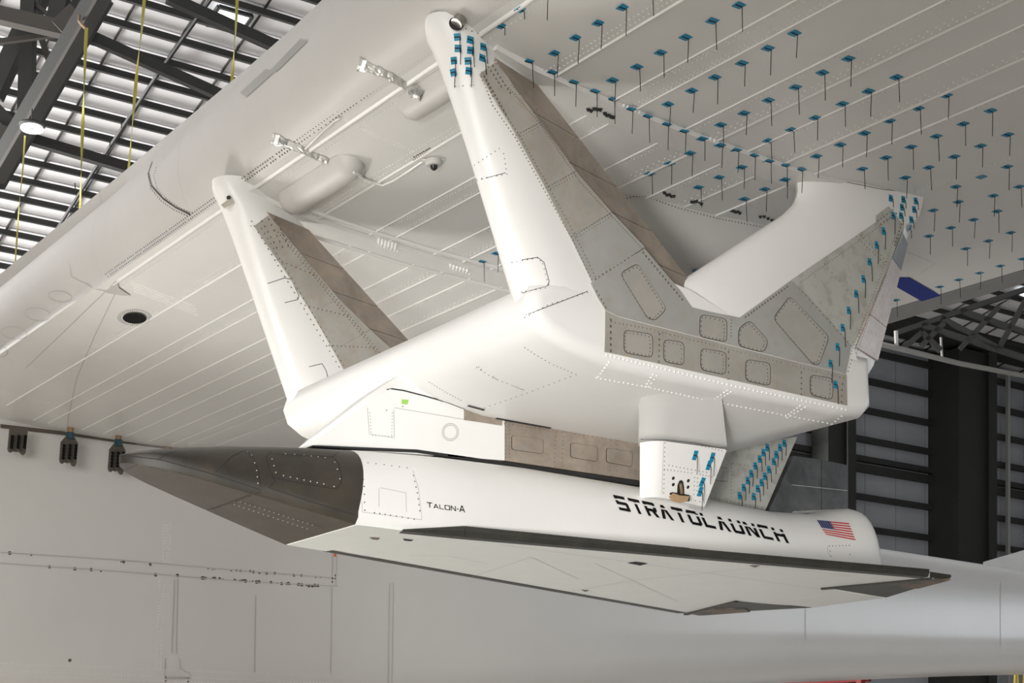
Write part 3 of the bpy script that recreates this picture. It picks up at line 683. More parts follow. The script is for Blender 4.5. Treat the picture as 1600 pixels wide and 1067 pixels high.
# strut links at both rear corners of the legs
def link(p0, p1, p2, body):
    e = MB(); e.tube([p0, lerp(p0, p1, .5), p1], .045, 10); lk = e.build('link_rod', 'steel', py, smooth=60)
    return lk
p0 = Ps(713, 37, 9.84); p1 = Ps(735, 8, 9.84)
link(p0, p1, None, None)
qs = hit(713, 37, 'pylon'); ls = MB(); ls.dome(qs[0], qs[1], .055, .004, 16); ls.build('link_socket', 'dark', py)
MB().loft([[Ps(726, 12, 9.86), Ps(740, 20, 9.86), Ps(740, 20, 9.93), Ps(726, 12, 9.93)], [Ps(728, -2, 9.82), Ps(750, 14, 9.82), Ps(750, 14, 9.93), Ps(728, -2, 9.93)], [Ps(745, -14, 9.8), Ps(766, -6, 9.8), Ps(766, -6, 9.93), Ps(745, -14, 9.93)]]).build('link_clevis', 'cream', py)
MB().tube([Ps(729, 8, 9.76), Ps(729, 8, 9.98)], .03, 10).build('link_pin', 'bronze', py); MB().tube([Ps(744, 19, 9.78), Ps(744, 19, 9.98)], .022, 10).build('link_pin', 'dark', py)
p0 = Ps(1440, 303, 9.95); p1 = Ps(1472, 289, 9.95)
link(p0, p1, None, None)
MB().prism([(p.x, p.z) for p in (Ps(1463, 283, 9.9), Ps(1466, 294, 9.9), Ps(1475, 296, 9.9), Ps(1524, 264, 9.9), Ps(1522, 260, 9.9), Ps(1510, 262, 9.9))], 9.9, 9.98).build('link_clevis', 'cream', py)
MB().prism([(p.x, p.z) for p in (Ps(1459, 285, 9.99), Ps(1463, 287, 9.99), Ps(1520, 262, 9.99), Ps(1518, 258, 9.99), Ps(1490, 266, 9.99))], 9.985, 10.02).build('link_recess', 'dark', py)
MB().tube([Ps(1470, 288, 9.86), Ps(1470, 288, 10.0)], .03, 10).build('link_pin', 'bronze', py)
MB().box(p0, (.07, .1, .13)).build('link_socket', 'dark', py)
p0 = Ps(359, 318, 13.8)
MB().loft([[Ps(345, 320, 13.7), Ps(350, 325, 13.7), Ps(350, 325, 13.8), Ps(345, 320, 13.8)], [Ps(362, 308, 13.7), Ps(366, 317, 13.7), Ps(366, 317, 13.8), Ps(362, 308, 13.8)]]).build('link_clevis', 'cream', py)
MB().tube([Ps(357, 309, 13.7), Ps(361, 308, 13.8)], .02, 8).build('link_pin', 'dark', py)
# aft metal sheet box standing on the vehicle's tail

# ================================================================ HYPERSONIC VEHICLE
T0 = 11.9
tv = thing('rocket_vehicle', 'small white winged rocket vehicle with a blunt black nose hanging under the pylon', 'rocket plane', (9, T0, ZC+2.2))
HWT = [(4.57, .015), (4.60, .09), (4.66, .16), (4.76, .23), (4.92, .305), (5.15, .375), (5.5, .465), (5.9, .57), (6.3, .665), (7, .71), (9, .73), (12.4, .73)]
ZCH = [(4.57, 2.655), (5.0, 2.565), (5.5, 2.45), (6.3, 2.27), (7, 2.245), (12, 2.15), (13, 2.15)]
ZTP = [(4.57, 2.672), (4.66, 2.70), (4.9, 2.75), (5.3, 2.82), (5.8, 2.885), (6.4, 2.93), (7.2, 2.965), (8.2, 2.98), (10, 2.95), (11.2, 2.90), (11.8, 2.93), (12.2, 3.02), (12.4, 3.03)]
def bsec(a, sc=1.0, n=22):
    hw = interp(HWT, a)*sc; zc_ = interp(ZCH, a); zt = interp(ZTP, a); ch = min(.045, (zt-zc_)*.45)
    zm = (zc_+zt)/2; out = []
    def sh(z): return a+.17*math.exp(-((a-6.3)/.9)**2)*max(0, (z-zc_-ch))/max(.05, zt-zc_-ch)
    e = lerp(.95, .78, min(1, max(0, (a-4.6)/2)))
    if a > 11.3: e = lerp(.78, .55, (a-11.3)/1.05)
    zs = lambda z: zm+(z-zm)*sc+ZC
    out.append((a, T0-hw*.93, zs(zc_-.05))); out.append((a, T0-hw, zs(zc_)))
    for k in range(n+1):
        th = math.pi*k/n; c_ = math.cos(th); y = -hw*math.copysign(abs(c_)**e, c_); z = zc_+ch+(zt-zc_-ch)*abs(math.sin(th))**.92
        out.append((sh(z), T0+y, zs(z)))
    out.append((a, T0+hw, zs(zc_))); out.append((a, T0+hw*.93, zs(zc_-.05)))
    out.append((a, T0+hw*.4, zs(zc_-.052))); out.append((a, T0-hw*.4, zs(zc_-.052)))
    return out
na = [4.57, 4.585, 4.60, 4.63, 4.66, 4.71, 4.76, 4.84, 4.92, 5.03, 5.15, 5.32, 5.5, 5.7, 5.9, 6.1, 6.3]
MB().loft([bsec(a) for a in na]).build('nose_cap', 'carbon', tv, smooth=38, hit='nose')
def under(name, a0, a1, m, dz=.004, n=10):
    secs = []
    for i in range(n+1):
        a = lerp(a0, a1, i/n); hw = interp(HWT, a)*.925; z = interp(ZCH, a)-.052+ZC
        secs.append([(a, T0-hw, z-dz), (a, T0+hw, z-dz), (a, T0+hw, z+.01), (a, T0-hw, z+.01)])
    return MB().loft(secs).build(name, m, tv, hit='nose')
under('nose_underside_panel', 4.66, 5.47, 'carbonb'); under('nose_underside_panel', 5.48, 6.298, 'carbonb')
ba = [6.304, 6.45, 6.6, 6.8, 7.0]+[7.3+.3*i for i in range(14)]+[11.35, 11.5, 11.65, 11.8, 11.95, 12.1, 12.2, 12.28]
MB().loft([bsec(a) for a in ba]+[bsec(12.33, .985), bsec(12.36, .95), bsec(12.365, .85)]).build('fuselage', 'white', tv, smooth=45, hit='body')
def zun(a): return ZC+interp([(6.3, 2.215), (7, 2.19), (12, 2.095), (13, 2.09)], a)
OFF = [(6.95, .69), (11.75, 1.77), (11.86, 1.74), (11.55, .60), (12.60, .50)]
pl = [(a, T0-o) for a, o in OFF]+[(12.60, T0+.5), (11.55, T0+.60), (11.86, T0+1.74), (11.75, T0+1.77), (6.95, T0+.69), (6.32, T0+.62), (6.32, T0-.62)]
def slab(poly, th, dz=0, name='wing', m='white', hitk=None, tops=None):
    b = [(a, s, zun(a)+dz) for a, s in poly]; t = [(a, s, zun(a)+dz+th) for a, s in poly]
    return MB().loft([b, t]).build(name, m, tv, hit=hitk)
slab(pl, .05, 0, 'delta_wing', 'belly', 'belly')
# upper wing skins and strakes
for sg in (-1, 1):
    MB().loft([[(6.9, T0+sg*.66, zun(6.9)+.03), (6.92, T0+sg*.68, zun(6.9)+.06), (6.9, T0+sg*.6, zun(6.9)+.09)],
               [(9.5, T0+sg*1.2, zun(9.5)+.03), (9.5, T0+sg*1.22, zun(9.5)+.08), (9.5, T0+sg*.6, zun(9.5)+.17)],
               [(11.75, T0+sg*1.72, zun(11.75)+.03), (11.75, T0+sg*1.73, zun(11.75)+.075), (11.75, T0+sg*.6, zun(11.75)+.17)],
               [(12.3, T0+sg*1.2, zun(12)+.03), (12.3, T0+sg*1.2, zun(12)+.05), (12.3, T0+sg*.6, zun(12)+.08)]]).build('wing_upper_skin', 'white', tv)
    # dark leading edge strip, thicker than the wing, in two lengths
    def le(a0, o0, a1, o1, nm, m='carbone', h0=.075, h1=.08):
        q = []
        for a, o, h in ((a0, o0, h0), (a1, o1, h1)):
            y = T0+sg*o; z = zun(a)
            q.append([(a+.02, y-sg*.10, z-.006), (a-.005, y, z-.004), (a-.02, y+sg*.03, z+h*.4), (a-.005, y+sg*.015, z+h*.85), (a+.02, y-sg*.06, z+h)])
        return MB().loft(q).build(nm, m, tv, hit='strip')
    le(6.72, .665, 7.25, .775, 'leading_edge_strip', h0=.01, h1=.10); le(7.253, .776, 9.3, 1.235, 'leading_edge_strip', h0=.10); le(9.303, 1.236, 11.78, 1.79, 'leading_edge_strip')
    MB().loft([[(a, T0+sg*o, zun(a)+z) for a, o, z in ((11.60, .66, .0), (11.88, 1.74, .0), (12.09, 1.80, .02), (12.13, 1.74, .02), (12.60, .53, .0))],
               [(a, T0+sg*o, zun(a)+z) for a, o, z in ((11.60, .66, .06), (11.88, 1.74, .06), (12.09, 1.80, .045), (12.13, 1.74, .04), (12.60, .53, .03))]]).build('elevon', 'carbone', tv)
    MB().loft([[(a, T0+sg*o, zun(a)-.004) for a, o in ((11.79, 1.27), (11.87, 1.72), (12.09, 1.79), (12.12, 1.74), (12.32, 1.2), (12.1, 1.05))], [(a, T0+sg*o, zun(a)+.01) for a, o in ((11.79, 1.27), (11.87, 1.72), (12.09, 1.79), (12.12, 1.74), (12.32, 1.2), (12.1, 1.05))]]).build('scorched_panel', 'rust', tv)
    MB().bar((11.575, T0+sg*.62, zun(11.6)-.008), (11.87, T0+sg*1.77, zun(11.87)-.008), .05, .02).build('elevon_hinge_strip', 'carbone', tv)
rebuild()
# nose seams and fasteners
sm = MB(); fa = MB()
for px in ([(200, 712), (250, 718), (330, 740), (407, 765)], [(421, 762), (480, 782), (556, 805)], [(246, 719), (262, 708), (275, 706)], [(337, 738), (362, 713), (380, 704)], [(383, 704), (395, 714), (404, 735), (408, 765)],
           [(420, 762), (430, 752), (427, 746), (415, 716), (418, 712), (424, 706)], [(428, 746), (470, 755), (525, 764), (532, 756), (534, 745), (528, 722), (519, 714), (425, 709)], [(519, 714), (530, 706)]):
    ribbon(sm, px, 'nose', .008, .0025, 7)
for px in ([(330, 796), (350, 789), (375, 780), (408, 768)], [(362, 788), (372, 782), (508, 825)]): ribbon(sm, px, 'nose|belly', .006, .003, 10)
sm.build('nose_seams', 'dark', tv, kind='stuff')
for px, st in (([(386, 706), (393, 711), (398, 723), (401, 735), (403, 755)], 9), ([(425, 717), (431, 738)], 9), ([(446, 709), (475, 711), (508, 715)], 13), ([(523, 722), (527, 733), (531, 748)], 12), ([(443, 743), (475, 750), (506, 756), (522, 760)], 12), ([(366, 784), (372, 783)], 6),
               ([(376, 784), (488, 820)], 8), ([(366, 788), (480, 826)], 8)): rivets(fa, px, st, 'nose', .006, .003)
fa.build('nose_fasteners', 'rivp', tv, kind='stuff')
# front access panel of dark screws
fd = MB()
for px, st in (([(567, 739), (569, 760), (570, 797)], 11), ([(562, 728), (565, 740)], 11), ([(555, 722), (575, 723), (600, 726), (636, 731)], 12), ([(646, 743), (652, 770), (656, 798)], 9.5), ([(585, 801), (610, 805), (647, 811)], 9), ([(559, 729), (560, 729)], 9)): rivets(fd, px, st, 'body', .0065, .003)
for px, st in (([(1296, 853), (1327, 852)], 5.2), ([(1296, 853), (1298, 869)], 7), ([(1328, 866), (1328, 866)], 5)): rivets(fd, px, st, 'body', .0065, .003)
fd.build('body_screws', 'rivd', tv, kind='stuff')
sm = MB()
for px in ([(645, 735), (654, 765), (659, 812), (566, 800), (564, 770)], [(592, 763), (592, 792)], [(594, 762), (634, 770), (635, 800)], [(1293, 853), (1293, 862), (1297, 868)]): ribbon(sm, px, 'body', .004, .002, 8)
for px in ([(740, 900), (830, 870), (905, 905)], [(850, 930), (1000, 905), (1200, 885)], [(930, 880), (1060, 940)], [(1170, 880), (1330, 900)], [(780, 850), (1000, 880), (1280, 920)], [(640, 868), (700, 868), (760, 880)]): ribbon(sm, px, 'belly', .006, .002, 20)
sm.build('panel_seams', 'fseam', tv, kind='stuff')
for px, m in (([(577, 839), (594, 840), (590, 843), (582, 842)], 'rust'), ([(629, 841), (646, 843), (642, 845), (632, 844)], 'dark'), ([(980, 879), (993, 877), (1012, 880), (1000, 883)], 'dark'), ([(1170, 883), (1188, 883), (1180, 886)], 'rust'), ([(908, 921), (921, 922), (914, 924)], 'rust')):
    d = MB(); decal(d, px, 'belly|body', .004)
    if d.v: d.build('belly_port', m, tv)
# lettering on the side
def clip(poly, y, keep_above):
    out = []
    for i in range(len(poly)):
        p, q = poly[i-1], poly[i]; a = (p[1] >= y) == keep_above; b = (q[1] >= y) == keep_above
        if a != b: t = (y-p[1])/(q[1]-p[1]); out.append((lerp(p[0], q[0], t), y))
        if b: out.append(q)
    return out
def st(x0, y0, x1, y1, w_, h_=None):
    d = Vector((x1-x0, y1-y0)); l = d.length; n = Vector((-d.y, d.x))/l*w_/2
    return [(x0-n.x, y0-n.y), (x1-n.x, y1-n.y), (x1+n.x, y1+n.y), (x0+n.x, y0+n.y)]
def hb(x0, x1, y, h=.20): return [(x0, y), (x1, y), (x1, y+h), (x0, y+h)]
def vb(x, y0=0, y1=1, w_=.26): return [(x, y0), (x+w_, y0), (x+w_, y1), (x, y1)]
H_ = .17
GL = {'S': [hb(0, .95, .83), vb(0, .45, .95), hb(0, .95, .42), vb(.76, .05, .55), hb(0, .95, 0)], 'T': [hb(0, 1, .83), vb(.4, 0, .9)], 'R': [hb(0, .95, .83), vb(0, 0, 1), vb(.76, .45, 1), hb(0, .95, .36), [(.5, .4), (.8, .4), (1.02, 0), (.72, 0)]],
      'A': [[(0, 0), (.28, 0), (.62, 1), (.34, 1)], [(.34, 1), (.62, 1), (1.02, 0), (.74, 0)]], 'O': [hb(.08, .92, .83), hb(.08, .92, 0), vb(0, .1, .9), vb(.79, .1, .9)], 'L': [vb(0), hb(0, .95, 0)],
      'U': [vb(0, .08, 1), vb(.76, .08, 1), hb(.06, .9, 0)], 'N': [vb(0), vb(.76), [(0, 1), (.26, 1), (.97, 0), (.71, 0)]], 'C': [hb(.05, .95, .83), hb(.05, .95, 0), vb(0, .1, .9)], 'H': [vb(0), vb(.76), hb(0, .95, .42)],
      'a': [[(0, 0), (.16, 0), (.58, 1), (.42, 1)], [(.42, 1), (.58, 1), (1.0, 0), (.84, 0)], hb(.25, .75, .22, .16)], 't': [hb(0, 1, .84, .16), vb(.42, 0, .9, .16)], 'l': [vb(0, 0, 1, .15), hb(0, .95, 0, .15)], 'o': [hb(0, 1, .85, .15), hb(0, 1, 0, .15), vb(0, 0, 1, .15), vb(.85, 0, 1, .15)], 'n': [vb(0, 0, 1, .15), vb(.85, 0, 1, .15), [(0, 1), (.2, 1), (1, 0), (.8, 0)]], '-': [hb(.1, .9, .38, .18)]}
def letters(text, tl, tr_, bl_, br_, fill, slit, wid=None, hgt=None):
    mb = MB(); W = wid or [1]*len(text); tot = sum(W); x = 0
    for i, ch in enumerate(text):
        for poly in GL[ch]:
            pcs = [poly] if not slit else [clip(poly, .68, False), clip(poly, .80, True)]
            for pc in pcs:
                if len(pc) < 3: continue
                px = []
                for gx, gy in pc:
                    gy *= (hgt[i] if hgt else 1); U_ = (x+gx*fill*W[i])/tot
                    t_ = (lerp(tl[0], tr_[0], U_), lerp(tl[1], tr_[1], U_)); b_ = (lerp(bl_[0], br_[0], U_), lerp(bl_[1], br_[1], U_))
                    px.append((lerp(b_[0], t_[0], gy), lerp(b_[1], t_[1], gy)))
                decal(mb, px, 'body', .004)
        x += W[i]
    return mb
letters('STRATOLAUNCH', (957.5, 774), (1226, 828.5), (968, 797), (1237, 850), .80, True).build('side_lettering', 'black', tv)
letters('talon-a', (666.2, 784.5), (727.5, 790.5), (667, 792.6), (728, 801), .86, False, [1.15, 1.1, .95, 1.1, 1.05, .45, 1.25], [1, .8, .8, .8, .8, .8, 1.0]).build('name_lettering', 'black', tv)
# flag
def fq(u, v):
    a = (lerp(1276, 1326, u), lerp(813.5, 817.8, u)); b = (lerp(1289.5, 1336.5, u), lerp(835.5, 844.5, u)); return (lerp(a[0], b[0], v), lerp(a[1], b[1], v))
d = MB(); decal(d, [fq(0, 0), fq(1, 0), fq(1, 1), fq(0, 1)], 'body', .003); fl_ = d.build('flag', 'fwhite', tv)
d = MB()
for k in range(7):
    y0, y1 = 2*k/13, (2*k+1)/13; x0 = .40 if k < 4 else 0; decal(d, [fq(x0, y0), fq(1, y0), fq(1, y1), fq(x0, y1)], 'body', .006)
d.build('flag_stripes', 'fred', fl_)
d = MB(); decal(d, [fq(0, 0), fq(.41, 0), fq(.41, 7/13), fq(0, 7/13)], 'body', .008); d.build('flag_canton', 'fblue', fl_)
d = MB()
for k in range(5):
    for j in range(5):
        u_, v_ = .05+k*.078, .06+j*.1; decal(d, [fq(u_, v_), fq(u_+.018, v_+.012), fq(u_+.002, v_+.045), fq(u_-.012, v_+.03)], 'body', .010)
d.build('flag_stars', 'fwhite', fl_)
# metal sheet fence behind the keel
SH = 11.78
bx = MB().prism(az([(1199, 803), (1240, 712), (1283, 718), (1283, 801)], SH), SH, SH+.14).build('tail_fence_panel', 'sheet', tv, hit='fence')
MB().prism(az([(1284, 718), (1325, 727), (1325, 798), (1284, 801)], SH), SH, SH+.14).build('tail_fence_panel', 'sheet', tv, hit='fence')
MB().prism(az([(1237, 757), (1324, 766), (1324, 767), (1237, 758)], SH), SH-.004, SH+.002).build('fence_seam', 'alug', tv)
MB().prism(az([(1240, 799), (1325, 795), (1325, 799), (1240, 803)], SH), SH-.02, SH+.002).build('foil_strip', 'foil', tv)
MB().prism(az([(478, 699.5), (640, 706), (1000, 757), (1000, 764), (640, 711), (478, 701.5)], T0), T0-.12, T0+.12).build('saddle_gap', 'dark', tv)
rebuild()

# ================================================================ YARN TUFTS
W4 = [(175, 25), (42, 103), (453, 165), (320, 240), (190, 315), (55, 385), (722, 292), (592, 362), (457, 435), (322, 500), (200, 565), (83, 623), (962, 385), (822, 455), (692, 518), (556, 588), (437, 648), (322, 703), (1210, 476), (1070, 540), (927, 603), (803, 665), (682, 723), (562, 780), (1432, 552), (1295, 618), (1160, 680), (1033, 733), (908, 787), (790, 843), (1518, 672), (1382, 728), (1250, 782), (1122, 836), (1515, 832), (1387, 883), (1258, 932), (1575, 932), (1445, 977), (1270, 1008), (1145, 1050), (1465, 1055), (160, 750), (80, 725), (322, 806), (245, 778), (402, 827), (482, 848), (188, 835), (75, 885), (303, 945), (200, 994), (405, 897), (1005, 887)]
W3 = [(685, 48), (588, 130), (960, 188), (1073, 115), (1195, 37), (855, 265), (725, 308), (838, 362), (945, 412), (1050, 457), (1143, 400), (1140, 498), (1230, 547), (1312, 582), (1408, 622), (1495, 657), (1590, 693), (1383, 262), (1265, 333), (1508, 185), (1420, 520), (1538, 452), (1530, 765), (1427, 817), (1327, 868), (1572, 935)]
W7 = [(945, 17), (848, 67), (1305, 37), (1525, 27), (1525, 97), (1195, 87), (1092, 135), (1425, 147), (1322, 193), (1075, 555), (8, 508), (80, 466)]
W8 = [(28, 40), (270, 30), (355, 52), (160, 160), (45, 215), (698, 45), (1068, 40), (1215, 147), (1232, 230), (1097, 279), (1425, 197), (1362, 93), (1505, 37), (1568, 147), (1452, 280), (1318, 330), (1192, 375), (1070, 421), (1525, 402), (1400, 448), (1275, 491), (1590, 548), (1467, 587), (1352, 626), (1235, 664), (1130, 703), (887, 777)]
pts = [(1100+x*.3125, y*.3125) for x, y in W4]+[(600+x*.3125, y*.3125) for x, y in W3]+[(750+x*.3125, 250+y*.3125) for x, y in W7]+[(1150+x*.28125, 250+y*.28125) for x, y in W8]+[(851, -12), (974, 12), (1014, -18)]
ded = []
for p in pts:
    if all(math.hypot(p[0]-q[0], (p[1]-q[1])) > 9 for q in ded): ded.append(p)
NOY = {(1100+1387*.3125, 883*.3125), (1150+1097*.28125, 250+279*.28125)}
ALBL = {'wing': ('blue tape square with a black yarn tuft on the white wing underside', 'yarn tufts taped under the wing')}
def tuft(u, v, tg, label, group, L_=.17, size=.06, m='tape', lean=0, yarn=True, aspect=1.0, flat=False):
    q = hit(u, v, tg)
    if not q: return
    p, n = q[0], q[1]
    t = thing('yarn_tuft', label, 'yarn tuft', p, group)
    if 'wing' in tg: n = Vector((0, 0, -1))
    if abs(n.z) > .8: x = Vector((1, 0, 0)); y = Vector((0, 1, 0))
    else:
        x = Vector((0, 0, 1)).cross(n).normalized(); y = n.cross(x).normalized()
    r0 = random.uniform(-.12, .12); x, y = x*math.cos(r0)+y*math.sin(r0), y*math.cos(r0)-x*math.sin(r0)
    h = size/2; b = n*.002; mb = MB()
    c = [p+x*sx*h+y*sy*h*aspect for sx, sy in ((-1, -1), (1, -1), (1, 1), (-1, 1))]
    mb.loft([[k+b*.5 for k in c], [k+b*2.5 for k in c]]).build('tape_patch', m, t)
    if not yarn: return
    e = p+n*.006; yb = MB()
    yb.tube([e-x*h*.9, e, e+x*h*.8], .0045, 5)
    s0 = e+x*h*.8; out = n*.008
    k = random.uniform(-.012, .012)
    yb.tube([s0, s0+out+Vector((0, 0, -.012)), s0+out*1.2+Vector((k*.4, 0, -.45*L_)), s0+out*1.2+Vector((k, 0, -L_))], .0032, 5)
    yb.build('yarn', 'yarn', t)
for u, v in ded:
    big = 1.0
    d = hit(u, v, 'wing|blister|tubes')
    if not d: continue
    lf = .045 if (u, v) in ((600+685*.3125, 15), (600+588*.3125, 130*.3125)) else random.uniform(.15, .185)
    if u > 1436: lb, gr = 'blue tape square with black yarn under the wing, right of the rear pylon leg', 'yarn tufts right of the rear leg'
    elif v > 98+(u-826)*.46+14: lb, gr = 'blue tape square with black yarn under the wing, seen between the pylon legs', 'yarn tufts seen between the pylon legs'
    elif u < 800: lb, gr = 'folded blue tape square with short yarn beside the top of the front leg', 'folded tape squares by the front leg'
    else: lb, gr = 'blue tape square with black yarn on the wing underside above the rear pylon leg', 'yarn tufts on the wing above the rear leg'
    tuft(u, v, 'wing|blister', lb, gr, L_=lf, size=.075, yarn=(u, v) not in NOY)
for x, y in [(367, 185), (430, 200), (495, 235), (370, 242), (432, 252), (490, 290), (350, 303), (420, 305), (348, 362), (424, 355)]:
    tuft(600+x*.3125, y*.3125, 'pylon', 'blue tape square with black yarn on the white top of the front pylon leg', 'yarn tufts on the front pylon leg', size=.05, L_=.12, m='tapel', aspect=1.0)
for x, y in [(858, 213), (928, 220), (997, 228), (920, 263), (988, 275), (915, 310), (972, 332), (965, 378)]:
    tuft(1150+x*.28125, 250+y*.28125, 'pylon|plate', 'blue tape square with black yarn on the white top of the rear pylon leg', 'yarn tufts on the white top of the rear leg', size=.045, L_=.08, m='tapel', aspect=1.3)
for u, v in [(1395, 337), (1380, 361), (1369, 383), (1358, 409), (1348.5, 436), (1337, 459), (1325.5, 485), (1316, 512), (1308, 542), (1297, 568), (1305, 601)]:
    tuft(u, v, 'pylon|plate', 'blue tape square with black yarn on the grey metal side of the rear pylon leg', 'yarn tufts down the metal side of the rear leg', size=.04, L_=.17, m='tapel', aspect=1.6)
for x, y in [(595, 228), (680, 238), (663, 278), (630, 362), (620, 410)]:
    tuft(900+x*.3125, 640+y*.3125, 'brace2', 'blue tape square with black yarn on the small white sway brace', 'yarn tufts on the sway brace', size=.046, L_=.17, m='tapel', aspect=1.9)
for x, y in [(955, 190), (935, 215), (917, 247), (895, 282), (875, 320), (857, 355), (837, 390), (817, 430), (1040, 168), (1018, 190), (1000, 225), (987, 260), (963, 300), (943, 333), (926, 365), (907, 395), (887, 435)]:
    tuft(900+x*.3125, 640+y*.3125, 'fin', 'blue tape square with black yarn on the green-grey fin behind the sway brace', 'yarn tufts on the green-grey fin', size=.045, L_=.13, m='tape', aspect=1.6)

# ================================================================ SMALL THINGS ON THE AIRCRAFT
def on_wing(px, name, m, parent=ca, off=.006, tg='wing'):
    d = MB(); decal(d, px, tg, off)
    if d.v: return d.build(name, m, parent)
on_wing([(1405, 433), (1421, 433), (1470, 461), (1440, 470), (1398, 446)], 'blue_stripe', 'blue', tg='wing')
for q in ([(423, 110), (470, 61), (482, 64), (434, 112)], [(376, 145), (416, 108), (431, 111), (386, 152)]):
    on_wing(q, 'grey_patch', 'greyp', tg='wing')
# foil covered leads
def foil(pxs, wd):
    mb = MB(); secs = []
    for i, (u, v) in enumerate(pline(pxs, 5)):
        q = hit(u, v, 'wing|tubes')
        if not q: continue
        p, n = q[0], q[1]; w_ = wd*random.uniform(.75, 1.2)*(1.5 if i < 3 else 1)
        x = Vector((1, -.3, 0)).cross(n).normalized()
        secs.append([p+x*w_*c_+n*(.004+.05*s_*random.uniform(.6, 1.2)*(0 if i < 3 else 1)) for c_, s_ in ((-1, 0), (-.6, .3), (-.2, .55), (.2, .5), (.6, .35), (1, 0))])
    return mb.loft(secs, close=False, caps=False)
f1 = foil([(560, 100), (580, 107), (600, 114), (625, 128), (660, 150)], .055).build('foil_covered_lead', 'foil', ca)
f2 = foil([(425, 216), (445, 223), (470, 232), (490, 242), (512, 251)], .055).build('foil_covered_lead', 'foil', ca)
cb = MB()
for px in ([(552, 268), (580, 282), (598, 287), (615, 280), (660, 250)], [(478, 230), (500, 208), (525, 186), (532, 183)]):
    ps = [hit(u, v, 'wing|tubes') for u, v in pline(px, 8)]; cb.tube([q[0]+q[1]*.015 for q in ps if q], .012, 6)
cb.build('surface_cable', 'bead', ca, smooth=60)
# dome camera
q = hit(678, 250, 'wing'); cm = thing('dome_camera', 'small round dome camera fixed under the wing between the two white tube fairings', 'camera', q[0])
mb = MB(); mb.loft([[q[0]+Vector((r*math.cos(a), r*math.sin(a), -z)) for a in [2*math.pi*i/16 for i in range(16)]] for r, z in ((.075, 0), (.075, .03), (.06, .05))]); mb.build('housing', 'nosew', cm, smooth=40)
mb = MB(); mb.loft([[q[0]+Vector((r*math.cos(a), r*math.sin(a), -z)) for a in [2*math.pi*i/12 for i in range(12)]] for r, z in ((.035, .04), (.03, .075), (.01, .09))]); mb.build('lens', 'glass', cm, smooth=40)
mb = MB(); mb.box(q[0]+Vector((0, 0, -.005)), (.2, .05, .01), Matrix.Rotation(-.6, 3, 'Z')); mb.build('mounting_plate', 'bead', cm)
# brown fasteners and black clips
cl = MB()
for i in range(9):
    for k in (0, 1): rivets(cl, [(647+i*3.0, 245-i*1.7+k*5)], 1, 'wing', .011, .006)
cl.build('brown_fasteners', 'rivm', ca, kind='stuff')
for (a, b) in (((919, 171), (938, 169)), ((945, 177), (958, 182)), ((1038, 301), (1053, 305)), ((1081, 313), (1096, 316)), ((1143, 327), (1156, 331)), ((1188, 337), (1212, 343))):
    c_ = MB()
    for t in (0, .25, .5, .75, 1):
        q = hit(lerp(a[0], b[0], t), lerp(a[1], b[1], t)+random.uniform(-1.5, 1.5), 'wing|blister')
        if q: c_.dome(q[0], q[1], .018, .02, 7)
    if c_.v: c_.build('black_sealant_clip', 'dark', ca)
bd = MB()
for px in ([(975, 311), (990, 307), (1008, 307), (1040, 318), (1055, 323)], [(1060, 325), (1120, 341), (1192, 355)], [(1418, 394), (1440, 402), (1462, 412), (1440, 425)]): rivets(bd, px, 5, 'blister|wing', .007, .003)
bd.build('blister_screws', 'rivd', ca, kind='stuff')
# leading edge seams, black vent hole, oval covers
sm = MB()
for off_ in (0, 5):
    for k in range(3): pass
ribbon(sm, [(238, 253), (232, 270), (237, 290), (255, 310), (275, 324), (298, 335)], 'wing', .02, .004, 5)
sm.build('leading_edge_seam', 'rivd', ca)
sd = MB(); rivets(sd, [(236, 258), (231, 272), (236, 295), (252, 314), (272, 328), (292, 337)], 4, 'wing', .010, .004); rivets(sd, [(244, 262), (240, 275), (246, 295), (262, 312), (280, 324), (300, 333)], 4, 'wing', .008, .004); sd.build('seam_fasteners', 'rivm', ca, kind='stuff')
def oval(u, v, ru, rv, name, m, tilt=0, tg='wing|fus', off=.02):
    px = [(u+ru*math.cos(a)*math.cos(tilt)-rv*math.sin(a)*math.sin(tilt), v+ru*math.cos(a)*math.sin(tilt)+rv*math.sin(a)*math.cos(tilt)) for a in [2*math.pi*i/28 for i in range(28)]]
    d = MB(); decal(d, px, tg, off); return d.build(name, m, ca)
oval(210.5, 495, 18.5, 8.2, 'vent_hole', 'black', .05)
ov = MB()
for i in range(44):
    a = 2*math.pi*i/44
    for rr in (23, 26): rivets(ov, [(210.5+rr*math.cos(a), 495.5+rr*.48*math.sin(a))], 1, 'wing', .009, .005)
ov.build('vent_rivets', 'greyp', ca, kind='stuff')
sm = MB()
for (u, v, ru, rv) in ((94, 463, 18, 8), (59, 491, 20, 9.5), (22, 520, 20, 9), (0, 549, 12, 8)):
    px = [(u+ru*math.cos(a)-rv*.3*math.sin(a), v+rv*math.sin(a)+ru*.18*math.cos(a)) for a in [2*math.pi*i/24 for i in range(25)]]
    ribbon(sm, px, 'wing', .014, .003, 40)
for px in ([(165, 455), (100, 518), (40, 575)], [(180, 458), (150, 520), (120, 590), (107, 650), (105, 670)], [(108, 410), (112, 432), (150, 452), (180, 456)]): ribbon(sm, px, 'wing', .012, .003, 12)
sm.build('root_seams', 'fseam', ca, kind='stuff')
mb = MB(); q = [hit(u, v, 'wing') for u, v in ((168, 455), (184, 436), (206, 462))]
decal(mb, [(166, 456), (178, 440), (184, 437), (186, 448), (205, 461), (190, 460)], 'wing', .012)
if mb.v: mb.build('corner_bracket', 'fseam', ca)
